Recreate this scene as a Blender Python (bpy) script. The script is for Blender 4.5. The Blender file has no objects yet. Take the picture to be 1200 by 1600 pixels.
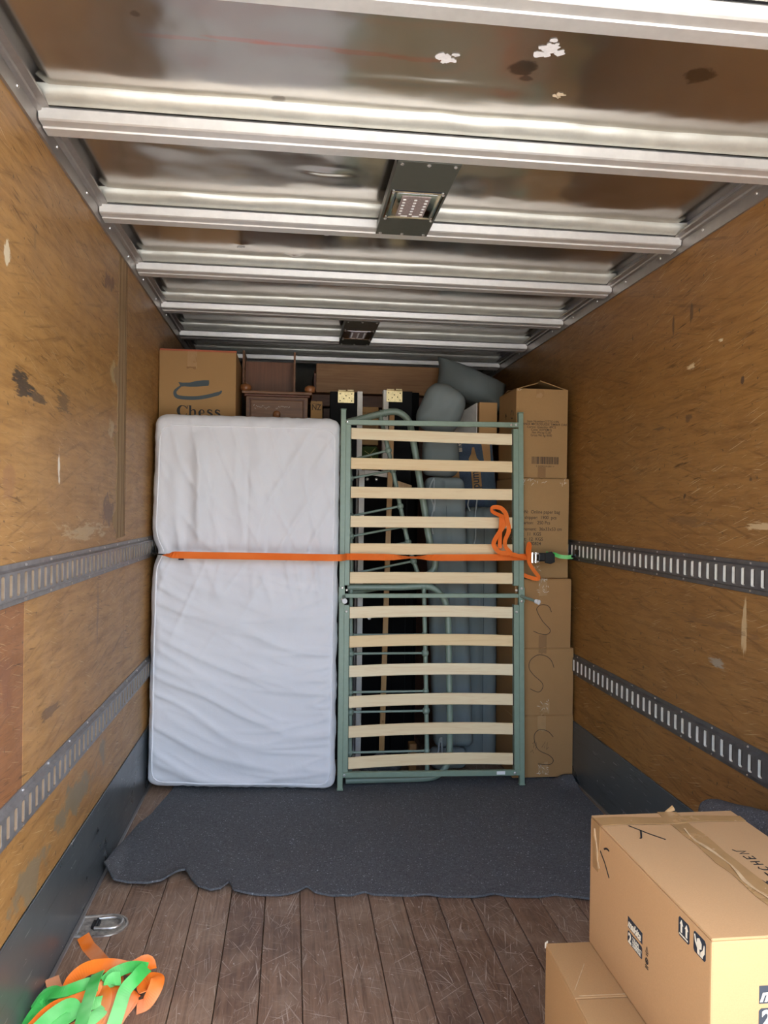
import bpy, bmesh, math, random
import numpy as np
from mathutils import Vector, Matrix, noise as mnoise
random.seed(7)
C = bpy.context.scene.collection
PI = math.pi

# ------------------------------------------------------------------ camera, sky, sun, exposure
sc = bpy.context.scene
CAM_LOC = Vector((0.0, 0.0, 1.39))
YAW, PITCH, ROLL, FPX = 0.1189, -0.0041, 0.0142, 1209.2
fwd = Vector((math.sin(YAW)*math.cos(PITCH), math.cos(YAW)*math.cos(PITCH), math.sin(PITCH)))
rgt = Vector((math.cos(YAW), -math.sin(YAW), 0))
upv = rgt.cross(fwd)
r2 = math.cos(ROLL)*rgt + math.sin(ROLL)*upv
u2 = -math.sin(ROLL)*rgt + math.cos(ROLL)*upv
cam_d = bpy.data.cameras.new('camera')
cam_d.sensor_fit = 'VERTICAL'; cam_d.sensor_height = 24.0; cam_d.sensor_width = 18.0
cam_d.lens = 24.0*FPX/1600.0
cam_d.clip_start = 0.02
cam = bpy.data.objects.new('camera', cam_d); C.objects.link(cam)
cam.matrix_world = Matrix(((r2.x, u2.x, -fwd.x, CAM_LOC.x), (r2.y, u2.y, -fwd.y, CAM_LOC.y), (r2.z, u2.z, -fwd.z, CAM_LOC.z), (0, 0, 0, 1)))
sc.camera = cam

w = bpy.data.worlds.new('sky'); sc.world = w; w.use_nodes = True
wn = w.node_tree; wn.nodes.clear()
wo = wn.nodes.new('ShaderNodeOutputWorld'); wb = wn.nodes.new('ShaderNodeBackground')
sky = wn.nodes.new('ShaderNodeTexSky'); sky.sky_type = 'NISHITA'; sky.sun_disc = False
sky.sun_elevation = math.radians(48); sky.sun_rotation = math.radians(110)
sky.air_density = 1.0; sky.dust_density = 2.5; sky.ozone_density = 1.0
wb.inputs['Strength'].default_value = 0.30
hs = wn.nodes.new('ShaderNodeHueSaturation'); hs.inputs['Saturation'].default_value = 0.95
wn.links.new(sky.outputs[0], hs.inputs['Color']); wn.links.new(hs.outputs[0], wb.inputs['Color']); wn.links.new(wb.outputs[0], wo.inputs['Surface'])

sun_d = bpy.data.lights.new('sun', 'SUN'); sun_d.energy = 4.0; sun_d.angle = math.radians(0.6); sun_d.color = (1.0, 0.95, 0.86)
sun = bpy.data.objects.new('sun', sun_d); C.objects.link(sun)
sun.rotation_euler = Vector((-0.75, 0.12, -0.80)).to_track_quat('-Z', 'Y').to_euler()

sc.view_settings.view_transform = 'Standard'; sc.view_settings.look = 'None'
sc.view_settings.gamma = 1.0; sc.view_settings.use_curve_mapping = False
sc.view_settings.exposure = 1.98
sc.cycles.max_bounces = 14; sc.cycles.diffuse_bounces = 8; sc.cycles.glossy_bounces = 6
sc.cycles.use_denoising = True

# ------------------------------------------------------------------ mesh helpers
class MB:
    def __init__(s): s.v = []; s.f = []
    def add(s, vs, fs):
        o = len(s.v); s.v += [tuple(q) for q in vs]; s.f += [tuple(i+o for i in f) for f in fs]; return s
    def box(s, a, b):
        x0, y0, z0 = a; x1, y1, z1 = b
        return s.add([(x0,y0,z0),(x1,y0,z0),(x1,y1,z0),(x0,y1,z0),(x0,y0,z1),(x1,y0,z1),(x1,y1,z1),(x0,y1,z1)],
                     [(0,3,2,1),(4,5,6,7),(0,1,5,4),(1,2,6,5),(2,3,7,6),(3,0,4,7)])
    def bar(s, p, q, wx, wy, side=(1,0,0)):
        p = Vector(p); q = Vector(q); d = (q-p).normalized(); a = Vector(side); a = (a-d*a.dot(d)).normalized(); b = d.cross(a)
        vs = []
        for c in (p, q):
            for i, j in ((-1,-1),(1,-1),(1,1),(-1,1)): vs.append(c+a*(i*wx/2)+b*(j*wy/2))
        return s.add(vs, [(0,3,2,1),(4,5,6,7),(0,1,5,4),(1,2,6,5),(2,3,7,6),(3,0,4,7)])
    def tube(s, pts, r, seg=10, closed=False):
        pts = [Vector(p) for p in pts]; n = len(pts); rs = r if isinstance(r, (list, tuple)) else [r]*n
        vs = []; fs = []; prev = None
        for i, p in enumerate(pts):
            t = ((pts[(i+1) % n] if (closed or i < n-1) else p)-(pts[i-1] if (closed or i > 0) else p)).normalized()
            if prev is None:
                a = Vector((0,0,1)) if abs(t.z) < .9 else Vector((1,0,0)); prev = (a-t*a.dot(t)).normalized()
            a = (prev-t*prev.dot(t)).normalized(); prev = a; b = t.cross(a)
            for k in range(seg):
                th = 2*PI*k/seg; vs.append(p+(a*math.cos(th)+b*math.sin(th))*rs[i])
        m = n if closed else n-1
        for i in range(m):
            j = (i+1) % n
            for k in range(seg): fs.append((i*seg+k, i*seg+(k+1) % seg, j*seg+(k+1) % seg, j*seg+k))
        if not closed:
            fs.append(tuple(range(seg-1, -1, -1))); fs.append(tuple(range((n-1)*seg, n*seg)))
        return s.add(vs, fs)
    def ribbon(s, pts, wid, th, norms):
        pts = [Vector(p) for p in pts]; n = len(pts); vs = []; fs = []
        ws = wid if isinstance(wid, (list, tuple)) else [wid]*n
        for i, p in enumerate(pts):
            t = (pts[min(i+1, n-1)]-pts[max(i-1, 0)])
            t = t.normalized() if t.length > 1e-9 else Vector((1,0,0))
            nn = Vector(norms[i] if isinstance(norms, list) else norms); nn = nn-t*nn.dot(t)
            nn = nn.normalized() if nn.length > 1e-6 else t.orthogonal().normalized()
            sd = t.cross(nn)
            for i_, j_ in ((-1,-1),(1,-1),(1,1),(-1,1)): vs.append(p+sd*(i_*ws[i]/2)+nn*(j_*th/2))
        for i in range(n-1):
            for k in range(4): fs.append((i*4+k, i*4+(k+1) % 4, (i+1)*4+(k+1) % 4, (i+1)*4+k))
        fs += [(3,2,1,0), tuple(range((n-1)*4, n*4))]
        return s.add(vs, fs)
    def lathe(s, prof, c, axis='z', seg=20):
        c = Vector(c); vs = []; fs = []; n = len(prof)
        for r, h in prof:
            for k in range(seg):
                th = 2*PI*k/seg; x, y = r*math.cos(th), r*math.sin(th)
                vs.append(c+(Vector((x,y,h)) if axis == 'z' else Vector((x,h,y)) if axis == 'y' else Vector((h,x,y))))
        for i in range(n-1):
            for k in range(seg): fs.append((i*seg+k, i*seg+(k+1) % seg, (i+1)*seg+(k+1) % seg, (i+1)*seg+k))
        fs += [tuple(range(seg-1,-1,-1)), tuple(range((n-1)*seg, n*seg))]
        return s.add(vs, fs)
    def ball(s, c, r, seg=14, squash=1.0):
        return s.lathe([(r*math.sin(PI*max(.02, min(.98, k/8))), -r*squash*math.cos(PI*k/8)) for k in range(9)], c, 'z', seg)
    def prism(s, poly, fn, d0, d1):
        n = len(poly)
        vs = [fn(a, b, d0) for a, b in poly]+[fn(a, b, d1) for a, b in poly]
        fs = [tuple(range(n-1,-1,-1)), tuple(range(n, 2*n))]+[(k, (k+1) % n, n+(k+1) % n, n+k) for k in range(n)]
        return s.add(vs, fs)

def wloc(o):
    p = Vector((0,0,0))
    while o: p += Vector(o.location); o = o.parent
    return p

def build(mb, name, mat, parent=None, smooth=False, bevel=0, seg=1, fix=True, loc=None):
    me = bpy.data.meshes.new(name)
    off = wloc(parent) if parent else Vector(loc or (0,0,0))
    me.from_pydata([(x-off.x, y-off.y, z-off.z) for x, y, z in mb.v], [], mb.f)
    if fix or bevel:
        bm = bmesh.new(); bm.from_mesh(me)
        if bevel:
            bmesh.ops.recalc_face_normals(bm, faces=bm.faces[:])
            es = [e for e in bm.edges if len(e.link_faces) == 2 and e.calc_face_angle(0) > .6]
            bmesh.ops.bevel(bm, geom=es, offset=bevel, segments=seg, affect='EDGES', profile=.6, clamp_overlap=True)
        bmesh.ops.recalc_face_normals(bm, faces=bm.faces[:])
        bm.to_mesh(me); bm.free()
    me.materials.append(mat)
    if smooth:
        me.polygons.foreach_set('use_smooth', [True]*len(me.polygons))
        me.set_sharp_from_angle(angle=math.radians(40 if smooth is True else smooth))
    me.update()
    o = bpy.data.objects.new(name, me); C.objects.link(o)
    if parent: o.parent = parent
    elif loc: o.location = loc
    return o

def tag(o, label, cat, group=None):
    o['label'] = label; o['category'] = cat
    if group: o['group'] = group
    return o
def thing(name, label, cat, loc=(0,0,0), group=None):
    o = bpy.data.objects.new(name, None); C.objects.link(o); o.location = loc; o.empty_display_size = .1
    return tag(o, label, cat, group)
def struct(o): o['kind'] = 'structure'; return o
def stuff(o): o['kind'] = 'stuff'; return o

def crom(pts, n=8):
    pts = [Vector(p) for p in pts]; out = []
    P = [pts[0]*2-pts[1]]+pts+[pts[-1]*2-pts[-2]]
    for i in range(1, len(P)-2):
        a, b, c, d = P[i-1], P[i], P[i+1], P[i+2]
        for k in range(n):
            t = k/n; out.append(.5*((2*b)+(c-a)*t+(2*a-5*b+4*c-d)*t*t+(3*b-a-3*c+d)*t**3))
    out.append(pts[-1]); return out

def soft(W, T, H, r, res, disp):
    """rounded slab: x in [-W/2,W/2], y in [-T/2,T/2] (front is -y), z in [0,H]; disp(x,y,z,n)->offset vector"""
    bm = bmesh.new()
    hx, hy, hz = W/2, T/2, H/2
    nx, ny, nz = max(3, round(W/res)), max(3, round(T/res)), max(3, round(H/res))
    def face(fn, na, nb):
        g = [[bm.verts.new(fn(-1+2*i/na, -1+2*j/nb)) for j in range(nb+1)] for i in range(na+1)]
        for i in range(na):
            for j in range(nb): bm.faces.new((g[i][j], g[i+1][j], g[i+1][j+1], g[i][j+1]))
    for sgn in (-1, 1):
        face(lambda a, b: (a*hx, sgn*hy, b*hz), nx, nz)
        face(lambda a, b: (sgn*hx, a*hy, b*hz), ny, nz)
        face(lambda a, b: (a*hx, b*hy, sgn*hz), nx, ny)
    bmesh.ops.remove_doubles(bm, verts=bm.verts[:], dist=1e-5)
    for v in bm.verts:
        q = v.co; c = Vector((max(-hx+r, min(hx-r, q.x)), max(-hy+r, min(hy-r, q.y)), max(-hz+r, min(hz-r, q.z))))
        d = q-c; n = d.normalized() if d.length > 1e-9 else Vector((0,-1,0))
        p = c+n*r
        v.co = p+Vector((0,0,hz))+disp(p.x, p.y, p.z+hz, n)
    bmesh.ops.recalc_face_normals(bm, faces=bm.faces[:])
    me = bpy.data.meshes.new('soft'); bm.to_mesh(me); bm.free()
    return me
def link_mesh(me, name, mat, parent=None, loc=None, rot=None, smooth=True):
    me.name = name; me.materials.append(mat)
    if smooth: me.polygons.foreach_set('use_smooth', [True]*len(me.polygons))
    o = bpy.data.objects.new(name, me); C.objects.link(o)
    if parent: o.parent = parent
    if rot is not None: me.transform(Matrix(rot).to_4x4() if len(rot) == 3 and not isinstance(rot, tuple) else rot)
    if loc: o.location = loc
    return o

FRONT = Matrix(((1,0,0),(0,0,-1),(0,1,0)))          # text x->X, y->Z, faces -Y
LSIDE = Matrix(((0,0,-1),(-1,0,0),(0,1,0)))         # text x->-Y, y->Z, faces -X
TOPUP = Matrix(((0,-1,0),(1,0,0),(0,0,1)))          # text x->+Y, y->-X, faces +Z
VERT = Matrix(((0,-1,0),(0,0,-1),(1,0,0)))          # text x->+Z, y->-X, faces -Y
def text(body, size, pos, M, mat, parent, name='lettering', bold=0.0, shear=0.0, align='LEFT', sx=1.0):
    cu = bpy.data.curves.new('t', 'FONT'); cu.body = body; cu.size = size; cu.offset = bold; cu.shear = shear
    cu.align_x = align; cu.extrude = 0.0002; cu.resolution_u = 3
    o = bpy.data.objects.new('t', cu); C.objects.link(o)
    dg = bpy.context.evaluated_depsgraph_get(); dg.update()
    me = bpy.data.meshes.new_from_object(o.evaluated_get(dg))
    bpy.data.objects.remove(o); bpy.data.curves.remove(cu)
    me.name = name
    me.transform(Matrix.Diagonal((sx,1,1,1))); me.transform(M.to_4x4())
    me.materials.clear(); me.materials.append(mat)
    r = bpy.data.objects.new(name, me); C.objects.link(r); r.parent = parent
    r.location = Vector(pos)-wloc(parent)
    r['kind'] = 'stuff'
    return r
def strokes(lines, fn, wid, mat, parent, name='pen_mark', th=.0006):
    """lines of (a,b[,w]) on a plane; fn(a,b,d)->point with d the height over the surface"""
    mb = MB(); n = Vector(fn(0,0,1))-Vector(fn(0,0,0))
    for L in lines:
        ws = [p[2] if len(p) > 2 else wid for p in L]
        mb.ribbon([fn(p[0], p[1], th/2+.0002) for p in L], ws, th, n)
    return build(mb, name, mat, parent)
def smooth2(L, n=6): return [(p.x, p.y) if not hasattr(p, 'z') else (p.x, p.y) for p in crom([(a, b, 0) for a, b in L], n)]

# ------------------------------------------------------------------ materials
class G:
    def __init__(s, name):
        s.m = bpy.data.materials.new(name); s.m.use_nodes = True; s.t = s.m.node_tree
        s.b = s.t.nodes['Principled BSDF']
        s.co = None
    def n(s, typ, ins=None, **props):
        nd = s.t.nodes.new('ShaderNode'+typ)
        for k, v in props.items(): setattr(nd, k, v)
        for k, v in (ins or {}).items(): s.set(nd.inputs[k], v)
        return nd
    def set(s, sock, v):
        if isinstance(v, bpy.types.NodeSocket): s.t.links.new(v, sock)
        elif hasattr(v, 'outputs'): s.t.links.new(v.outputs[0], sock)
        elif isinstance(v, (tuple, list)) and len(v) == 3 and sock.type == 'RGBA': sock.default_value = (*v, 1)
        else: sock.default_value = v
    def coord(s, rnd=False):
        if s.co is None:
            tc = s.n('TexCoord'); s.co = tc.outputs['Object']
            if rnd:
                oi = s.n('ObjectInfo'); mul = s.n('VectorMath', {0: oi.outputs['Random'], 1: (37., 91., 53.)}, operation='MULTIPLY')
                s.co = s.n('VectorMath', {0: s.co, 1: mul.outputs[0]}, operation='ADD').outputs[0]
        return s.co
    def scaled(s, sc_):
        return s.n('VectorMath', {0: s.coord(), 1: sc_}, operation='MULTIPLY').outputs[0]
    def rotsc(s, axis, deg, scale, off=(0,0,0)):
        v = s.n('VectorRotate', {'Vector': s.coord(), 'Axis': axis, 'Angle': math.radians(deg)}, rotation_type='AXIS_ANGLE').outputs[0]
        v = s.n('VectorMath', {0: v, 1: scale}, operation='MULTIPLY').outputs[0]
        return s.n('VectorMath', {0: v, 1: off}, operation='ADD').outputs[0]
    def noise(s, scale, detail=4, rough=.6, dist=0, vec=None, sc_=None):
        v = vec if vec is not None else (s.scaled(sc_) if sc_ else s.coord())
        return s.n('TexNoise', {'Vector': v, 'Scale': scale, 'Detail': detail, 'Roughness': rough, 'Distortion': dist}).outputs['Fac']
    def ramp(s, fac, a, b, lo=0., hi=1.):
        return s.n('MapRange', {0: fac, 1: a, 2: b, 3: lo, 4: hi}, clamp=True).outputs[0]
    def mix(s, fac, a, b, mode='MIX'):
        nd = s.n('Mix', data_type='RGBA', blend_type=mode); s.set(nd.inputs[0], fac); s.set(nd.inputs[6], a); s.set(nd.inputs[7], b)
        return nd.outputs[2]
    def math(s, op, a, b=0.): return s.n('Math', {0: a, 1: b}, operation=op).outputs[0]
    def bump(s, h, strength=.3, dist=.002, prev=None):
        nd = s.n('Bump', {'Height': h, 'Strength': strength, 'Distance': dist})
        if prev is not None: s.set(nd.inputs['Normal'], prev)
        return nd.outputs[0]
    def spot(s, col, c, r, to, k, seed=0, edge=.3, nz=None, gain=4.0):
        """a stain: ellipsoid centre c radii r (object space), ragged by noise"""
        d = s.n('VectorMath', {0: s.coord(), 1: c}, operation='SUBTRACT').outputs[0]
        d = s.n('VectorMath', {0: d, 1: tuple(1/q if q else 0 for q in r)}, operation='MULTIPLY').outputs[0]
        l = s.n('VectorMath', {0: d}, operation='LENGTH').outputs['Value']
        l = s.math('ADD', l, s.math('MULTIPLY', s.math('SUBTRACT', nz, .48), gain))
        return s.mix(s.ramp(l, 1., 1.-edge, 0., k), col, to)
    def out(s, col=None, rough=None, metal=None, normal=None, spec=None):
        for k, v in (('Base Color', col), ('Roughness', rough), ('Metallic', metal), ('Normal', normal), ('Specular IOR Level', spec)):
            if v is not None: s.set(s.b.inputs[k], v)
        return s.m

def plain(name, col, rough=.5, metal=0., nscale=60, namp=.12, bump=.08, spec=None):
    g = G(name); f = g.noise(nscale, 5)
    c = g.mix(g.ramp(f, .3, .7), tuple(x*(1-namp) for x in col), tuple(min(1, x*(1+namp)) for x in col))
    return g.out(c, g.ramp(f, .3, .7, rough-.06, rough+.06), metal, g.bump(f, bump, .001) if bump else None, spec)

def ply_mat(name, base, dark, marks):
    g = G(name); g.coord()
    big = g.noise(1.3, 4); fine = g.noise(1., 8, .7, sc_=(40., 3.5, 46.)); mot = g.noise(9, 6, .7)
    c = g.mix(g.ramp(big, .3, .7), base, tuple(b*.82+d*.18 for b, d in zip(base, dark)))
    c = g.mix(g.ramp(fine, .42, .70, 0, .75), c, dark)
    dirt = g.noise(4.5, 8, .75); c = g.mix(g.ramp(dirt, .54, .72, 0, .5), c, tuple(d*.8 for d in dark))
    c = g.mix(g.ramp(mot, .5, .8, 0, .4), c, tuple(b*1.18 for b in base))
    sv = g.rotsc((1,0,0), 6, (1., 2.6, 40.))
    svb = g.rotsc((1,0,0), -14, (1., 1.3, 22.), (2., 5., 9.)); scb = g.noise(2.4, 4, .65, vec=svb)
    c = g.mix(g.ramp(scb, .56, .72, 0, .6), c, tuple(d*.7 for d in dark))
    sc1 = g.noise(3.1, 3, .55, vec=sv)
    msk1 = g.ramp(g.noise(3.4, 3), .40, .62, .15, .9)
    c = g.mix(g.math('MULTIPLY', g.ramp(sc1, .59, .70), msk1), c, tuple(d*.55 for d in dark))
    sv2 = g.rotsc((1,0,0), 17, (1., 3.2, 170.), (3., 7., 1.))
    sv3 = g.rotsc((1,0,0), -4, (1., 4.2, 190.), (5., 1., 6.))
    sc2 = g.noise(2.2, 2, .5, vec=sv2)
    msk = g.ramp(g.noise(2.6, 3), .40, .58, .1, .8)
    c = g.mix(g.math('MULTIPLY', g.ramp(sc2, .655, .72), msk), c, (.66, .50, .28))
    c = g.mix(g.math('MULTIPLY', g.ramp(g.noise(2.2, 2, .5, vec=sv3), .69, .74), msk), c, (.66, .50, .28))
    sp = g.noise(48, 3, .6); c = g.mix(g.ramp(sp, .66, .72, 0, .7), c, (.06, .04, .025))
    nz = g.noise(14, 5, .65); nz2 = g.noise(1., 5, .7, sc_=(1., 9., 60.)); nz3 = g.noise(1., 5, .7, sc_=(1., 60., 5.))
    for cc, rr, to, k, kind in marks:
        c = g.spot(c, cc, rr, to, k, nz=(nz, nz2, nz3)[kind])
    h = g.math('ADD', g.math('MULTIPLY', fine, .6), g.math('MULTIPLY', sc1, -.5))
    return g.out(c, g.ramp(mot, .3, .8, .5, .38), 0, g.bump(h, .25, .002), .4)

M = {}
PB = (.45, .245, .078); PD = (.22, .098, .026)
M['ply_left'] = ply_mat('plywood_left', PB, PD, [
    ((-.69, 2.09, 1.69), (0, .07, .035), (.03, .03, .03), .85, 1), ((-.69, 2.2, 1.675), (0, .07, .02), (.04, .04, .04), .7, 1),
    ((-.69, 2.45, 1.70), (0, .09, .03), (.06, .045, .03), .6, 1), ((-.69, 2.41, 1.51), (0, .012, .055), (.85, .8, .68), .9, 0),
    ((-.69, 3.20, 1.30), (0, .05, .04), (.17, .09, .05), .7, 0),
    ((-.69, 3.02, 2.23), (0, .10, .035), (.16, .075, .04), .85, 0), ((-.69, 3.10, 1.90), (0, .05, .05), (.52, .4, .22), .8, 0),
    ((-.69, 3.08, 1.68), (0, .05, .04), (.5, .37, .2), .8, 0), ((-.69, 3.03, 1.37), (0, .10, .05), (.17, .09, .05), .85, 0),
    ((-.69, 2.72, 1.30), (0, .28, .03), (.55, .42, .24), .6, 1),
    ((-.69, 1.975, 1.995), (0, .03, .03), (.78, .68, .48), .8, 0), ((-.69, 2.172, 2.09), (0, .012, .025), (.25, .14, .05), .6, 0),
    ((-.69, 2.36, .785), (0, .10, .022), (.13, .07, .03), .75, 1), ((-.69, 2.0, 1.44), (0, .05, .06), (.33, .16, .07), .55, 0),
    ((-.69, 2.62, .43), (0, .26, .055), (.23, .19, .12), .9, 0), ((-.69, 2.2, .37), (0, .15, .07), (.23, .19, .12), .8, 0),
    ((-.69, 3.0, .47), (0, .05, .05), (.23, .19, .12), .8, 0),
    ((-.69, 2.9, 1.0), (0, .015, .16), (.2, .11, .06), .6, 2), ((-.69, 1.9, .75), (0, .24, 0.62), (.30, .12, .05), .0, 0)])
M['ply_red'] = ply_mat('plywood_reddish', (.31, .135, .048), (.17, .07, .024), [
    ((-.69, 2.0, .95), (0, .05, .09), (.2, .08, .04), .5, 0), ((-.69, 1.9, .7), (0, .06, .1), (.5, .3, .15), .4, 0)])
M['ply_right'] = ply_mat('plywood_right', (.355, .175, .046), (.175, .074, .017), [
    ((1.47, 2.532, 1.99), (0, .02, .007), (.8, .65, .4), .9, 1), ((1.47, 2.734, 1.935), (0, .035, .012), (.75, .58, .33), .9, 1),
    ((1.47, 2.397, 1.835), (0, .01, .014), (.09, .05, .03), .9, 0), ((1.47, 2.766, 1.455), (0, .014, .018), (.07, .04, .02), .9, 0),
    ((1.47, 2.876, 2.125), (0, .012, .04), (.09, .05, .025), .8, 2), ((1.47, 2.735, 2.14), (0, .012, .035), (.09, .05, .025), .8, 2),
    ((1.47, 2.30, 1.352), (0, .09, .016), (.68, .5, .27), .75, 1), ((1.47, 2.37, 1.01), (0, .015, .085), (.66, .48, .25), .8, 2),
    ((1.47, 2.527, .873), (0, .05, .02), (.38, .34, .26), .8, 1), ((1.47, 2.751, 1.743), (0, .03, .02), (.1, .055, .03), .7, 0),
    ((1.47, 2.98, 1.73), (0, .05, .01), (.1, .055, .03), .7, 1), ((1.47, 2.75, 1.36), (0, .22, .022), (.16, .085, .035), .5, 1),
    ((1.47, 2.55, 1.0), (0, .25, .02), (.18, .09, .035), .5, 1)])

def paint_mat():
    g = G('grey_kick_paint'); g.coord()
    a = g.noise(3, 5); s1 = g.noise(1., 5, .65, sc_=(30., 2.2, 40.)); s2 = g.noise(1., 3, .5, sc_=(1., 9., 130.)); sp = g.noise(42, 2)
    c = g.mix(g.ramp(a, .3, .7), (.065, .078, .083), (.095, .108, .112))
    c = g.mix(g.ramp(s1, .58, .72, 0, .85), c, (.018, .02, .022))
    c = g.mix(g.ramp(s2, .68, .72, 0, .6), c, (.42, .43, .42))
    c = g.mix(g.ramp(sp, .74, .77, 0, .9), c, (.8, .8, .78))
    return g.out(c, g.ramp(a, .3, .7, .24, .4), 0, g.bump(s1, .2, .002), .5)
M['kick'] = paint_mat()

def plank_mat():
    g = G('floor_hardwood'); g.coord(True)
    oi = g.n('ObjectInfo')
    grain = g.noise(1., 9, .72, sc_=(110., 3.2, 60.)); big = g.noise(2.2, 5); sp = g.noise(70, 2); wear = g.noise(9, 6, .7)
    c = g.mix(oi.outputs['Random'], (.235, .135, .082), (.36, .228, .142))
    c = g.mix(g.ramp(grain, .38, .72, 0, .85), c, (.08, .042, .026))
    c = g.mix(g.ramp(wear, .46, .72, 0, .65), c, (.38, .27, .185))
    c = g.mix(g.ramp(big, .5, .72, 0, .6), c, (.095, .055, .038))
    for k, (rot, thr) in enumerate(((62, .70), (-38, .71), (20, .71), (84, .69), (105, .69))):
        v = g.rotsc((0,0,1), rot, (4.0, 150., 1.), (k*3.1, k, 0))
        c = g.mix(g.ramp(g.noise(1.6, 2, .5, vec=v), thr-.03, thr+.01, 0, .75), c, (.5, .40, .31))
    c = g.mix(g.ramp(sp, .71, .74, 0, .8), c, (.6, .5, .42))
    return g.out(c, g.ramp(wear, .3, .8, .42, .62), 0, g.bump(grain, .35, .002), .4)
M['plank'] = plank_mat()

def sheet_mat():
    g = G('galvanised_sheet'); g.coord()
    a = g.noise(1.6, 5); st = g.noise(1., 6, .6, sc_=(2., 70., 2.)); b = g.noise(25, 5, .7)
    c = g.mix(g.ramp(a, .3, .7), (.50, .465, .42), (.57, .54, .49))
    c = g.mix(g.ramp(b, .62, .85, 0, .15), c, (.30, .27, .24))
    nz = g.noise(26, 5, .7); nz2 = g.noise(10, 6, .75)
    for cc, rr, to, k, q in [
                             ((.55, 1.845, 2.46), (.035, .035, .2), (.08, .07, .06), .75, 1), ((.57, 1.89, 2.46), (.02, .015, .2), (.08, .07, .06), .6, 1), 
                             ((.994, 1.82, 2.46), (.06, .04, .2), (.1, .07, .05), .7, 1), ((.30, 1.853, 2.46), (.10, .012, .2), (.75, .30, .22), .4, 1), ((.15, 1.845, 2.46), (.12, .011, .2), (.75, .30, .22), .45, 1), ((.0, 1.836, 2.46), (.12, .010, .2), (.75, .30, .22), .45, 1), ((-.13, 1.832, 2.46), (.11, .010, .2), (.75, .30, .22), .4, 1), ((-.27, 1.848, 2.46), (.10, .008, .2), (.75, .30, .22), .3, 1),
                              ((-.05, 2.08, 2.46), (.02, .02, .2), (.15, .13, .12), .6, 1), ((-.36, 1.77, 2.46), (.012, .012, .2), (.15, .13, .12), .6, 1)]:
        c = g.spot(c, cc, rr, to, k, nz=(nz, nz2)[q], gain=2.2)
    return g.out(c, g.ramp(a, .3, .7, .14, .22), .96, g.bump(st, .05, .001))
M['sheet'] = sheet_mat()
M['lip'] = plain('sheet_lip_painted_lit', (.74, .75, .66), .40, .5, 12, .1, .05)  # same roof sheet, coloured pale greenish for the daylight its bent edge catches
M['residue'] = plain('white_glue_residue', (.85, .85, .83), .8, 0, 90, .08, .2)
M['residue_tan'] = plain('tan_glue_residue', (.75, .62, .42), .8, 0, 90, .08, .2)
M['bow'] = plain('bow_aluminium', (.80, .79, .74), .42, .55, 30, .05, .03)
M['trim'] = plain('trim_aluminium', (.38, .35, .32), .42, .75, 30, .1, .03)
M['rivet'] = plain('rivet_metal', (.75, .73, .7), .3, .9, 30, .05, 0)
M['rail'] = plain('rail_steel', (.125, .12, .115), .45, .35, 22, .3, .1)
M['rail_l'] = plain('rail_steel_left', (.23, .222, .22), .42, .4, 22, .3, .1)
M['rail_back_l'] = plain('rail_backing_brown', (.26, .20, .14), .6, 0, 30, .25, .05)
M['slot_l'] = plain('slot_lining_tan', (.30, .225, .15), .5, .1, 30, .15, .05)
M['slot_r'] = plain('slot_lining_painted_lit', (.88, .82, .68), .45, 0, 30, .1, .05)  # cream colour stands in for daylight on the far slot walls
M['rail_back_r'] = plain('rail_backing_painted_shade', (.05, .04, .03), .7, 0, 30, .2, .05)  # near black paints in the plate's shade behind the slots
M['lamp_plate'] = plain('lamp_plate_grey', (.115, .125, .105), .38, .45, 40, .08, .02)
M['chrome'] = plain('chrome', (.8, .8, .78), .08, 1., 20, .03, 0)
M['led_board'] = plain('led_board', (.33, .27, .25), .6, 0, 200, .3, .1)
M['led'] = plain('led_chip', (.85, .85, .82), .25, 0, 20, .02, 0)
M['back_wall'] = plain('front_wall_panel', (.16, .165, .14), .55, 0, 8, .2, .05)
M['concrete'] = plain('yard_concrete', (.47, .455, .43), .9, 0, 3, .12, .1)
M['truck_skin'] = plain('outer_skin', (.7, .7, .7), .4, .2, 5, .05, 0)

def felt_mat():
    g = G('grey_felt'); g.coord()
    f1 = g.noise(260, 3, .7); f2 = g.noise(120, 4, .7, 1.5); f3 = g.noise(5, 4); sp = g.noise(150, 1, .5)
    c = g.mix(g.ramp(f2, .3, .7), (.060, .062, .066), (.19, .195, .20))
    c = g.mix(g.ramp(f3, .3, .7, 0, .3), c, (.10, .10, .102))
    c = g.mix(g.ramp(sp, .68, .74, 0, .75), c, (.45, .47, .49))
    return g.out(c, .95, 0, g.bump(f1, .8, .003), .1)
M['felt'] = felt_mat()

def cloth_mat(name, col, scale=900, amp=.06, rough=.85, wr=.35):
    g = G(name); g.coord()
    weave = g.noise(scale, 1, .5); wrk = g.noise(7, 5, .55, .6); big = g.noise(3, 3)
    c = g.mix(g.ramp(big, .3, .7), tuple(x*(1-amp) for x in col), tuple(min(1, x*(1+amp)) for x in col))
    n1 = g.bump(wrk, wr, .012); n2 = g.bump(weave, .15, .001, n1)
    return g.out(c, rough, 0, n2, .25)
M['sheet_cloth'] = cloth_mat('white_cover', (.77, .77, .785), 700, .02, .8, .3)
M['piping'] = plain('white_piping', (.87, .87, .88), .7, 0, 60, .02, 0)
M['cushion'] = cloth_mat('bluegrey_fabric', (.195, .228, .226), 600, .08, .9, .45)
M['cord'] = plain('cord_grey', (.36, .40, .40), .8, 0, 80, .1, .1)
M['seam'] = plain('seam_thread', (.055, .065, .07), .9, 0, 80, .1, 0)
M['sage'] = plain('sage_paint', (.225, .305, .225), .38, .0, 40, .05, .02, .5)
M['sage_dark'] = plain('sage_tube_paint', (.20, .262, .205), .34, .0, 40, .05, .02, .5)
M['bolt'] = plain('bolt_steel', (.75, .75, .73), .3, .8, 40, .05, 0)
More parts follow.
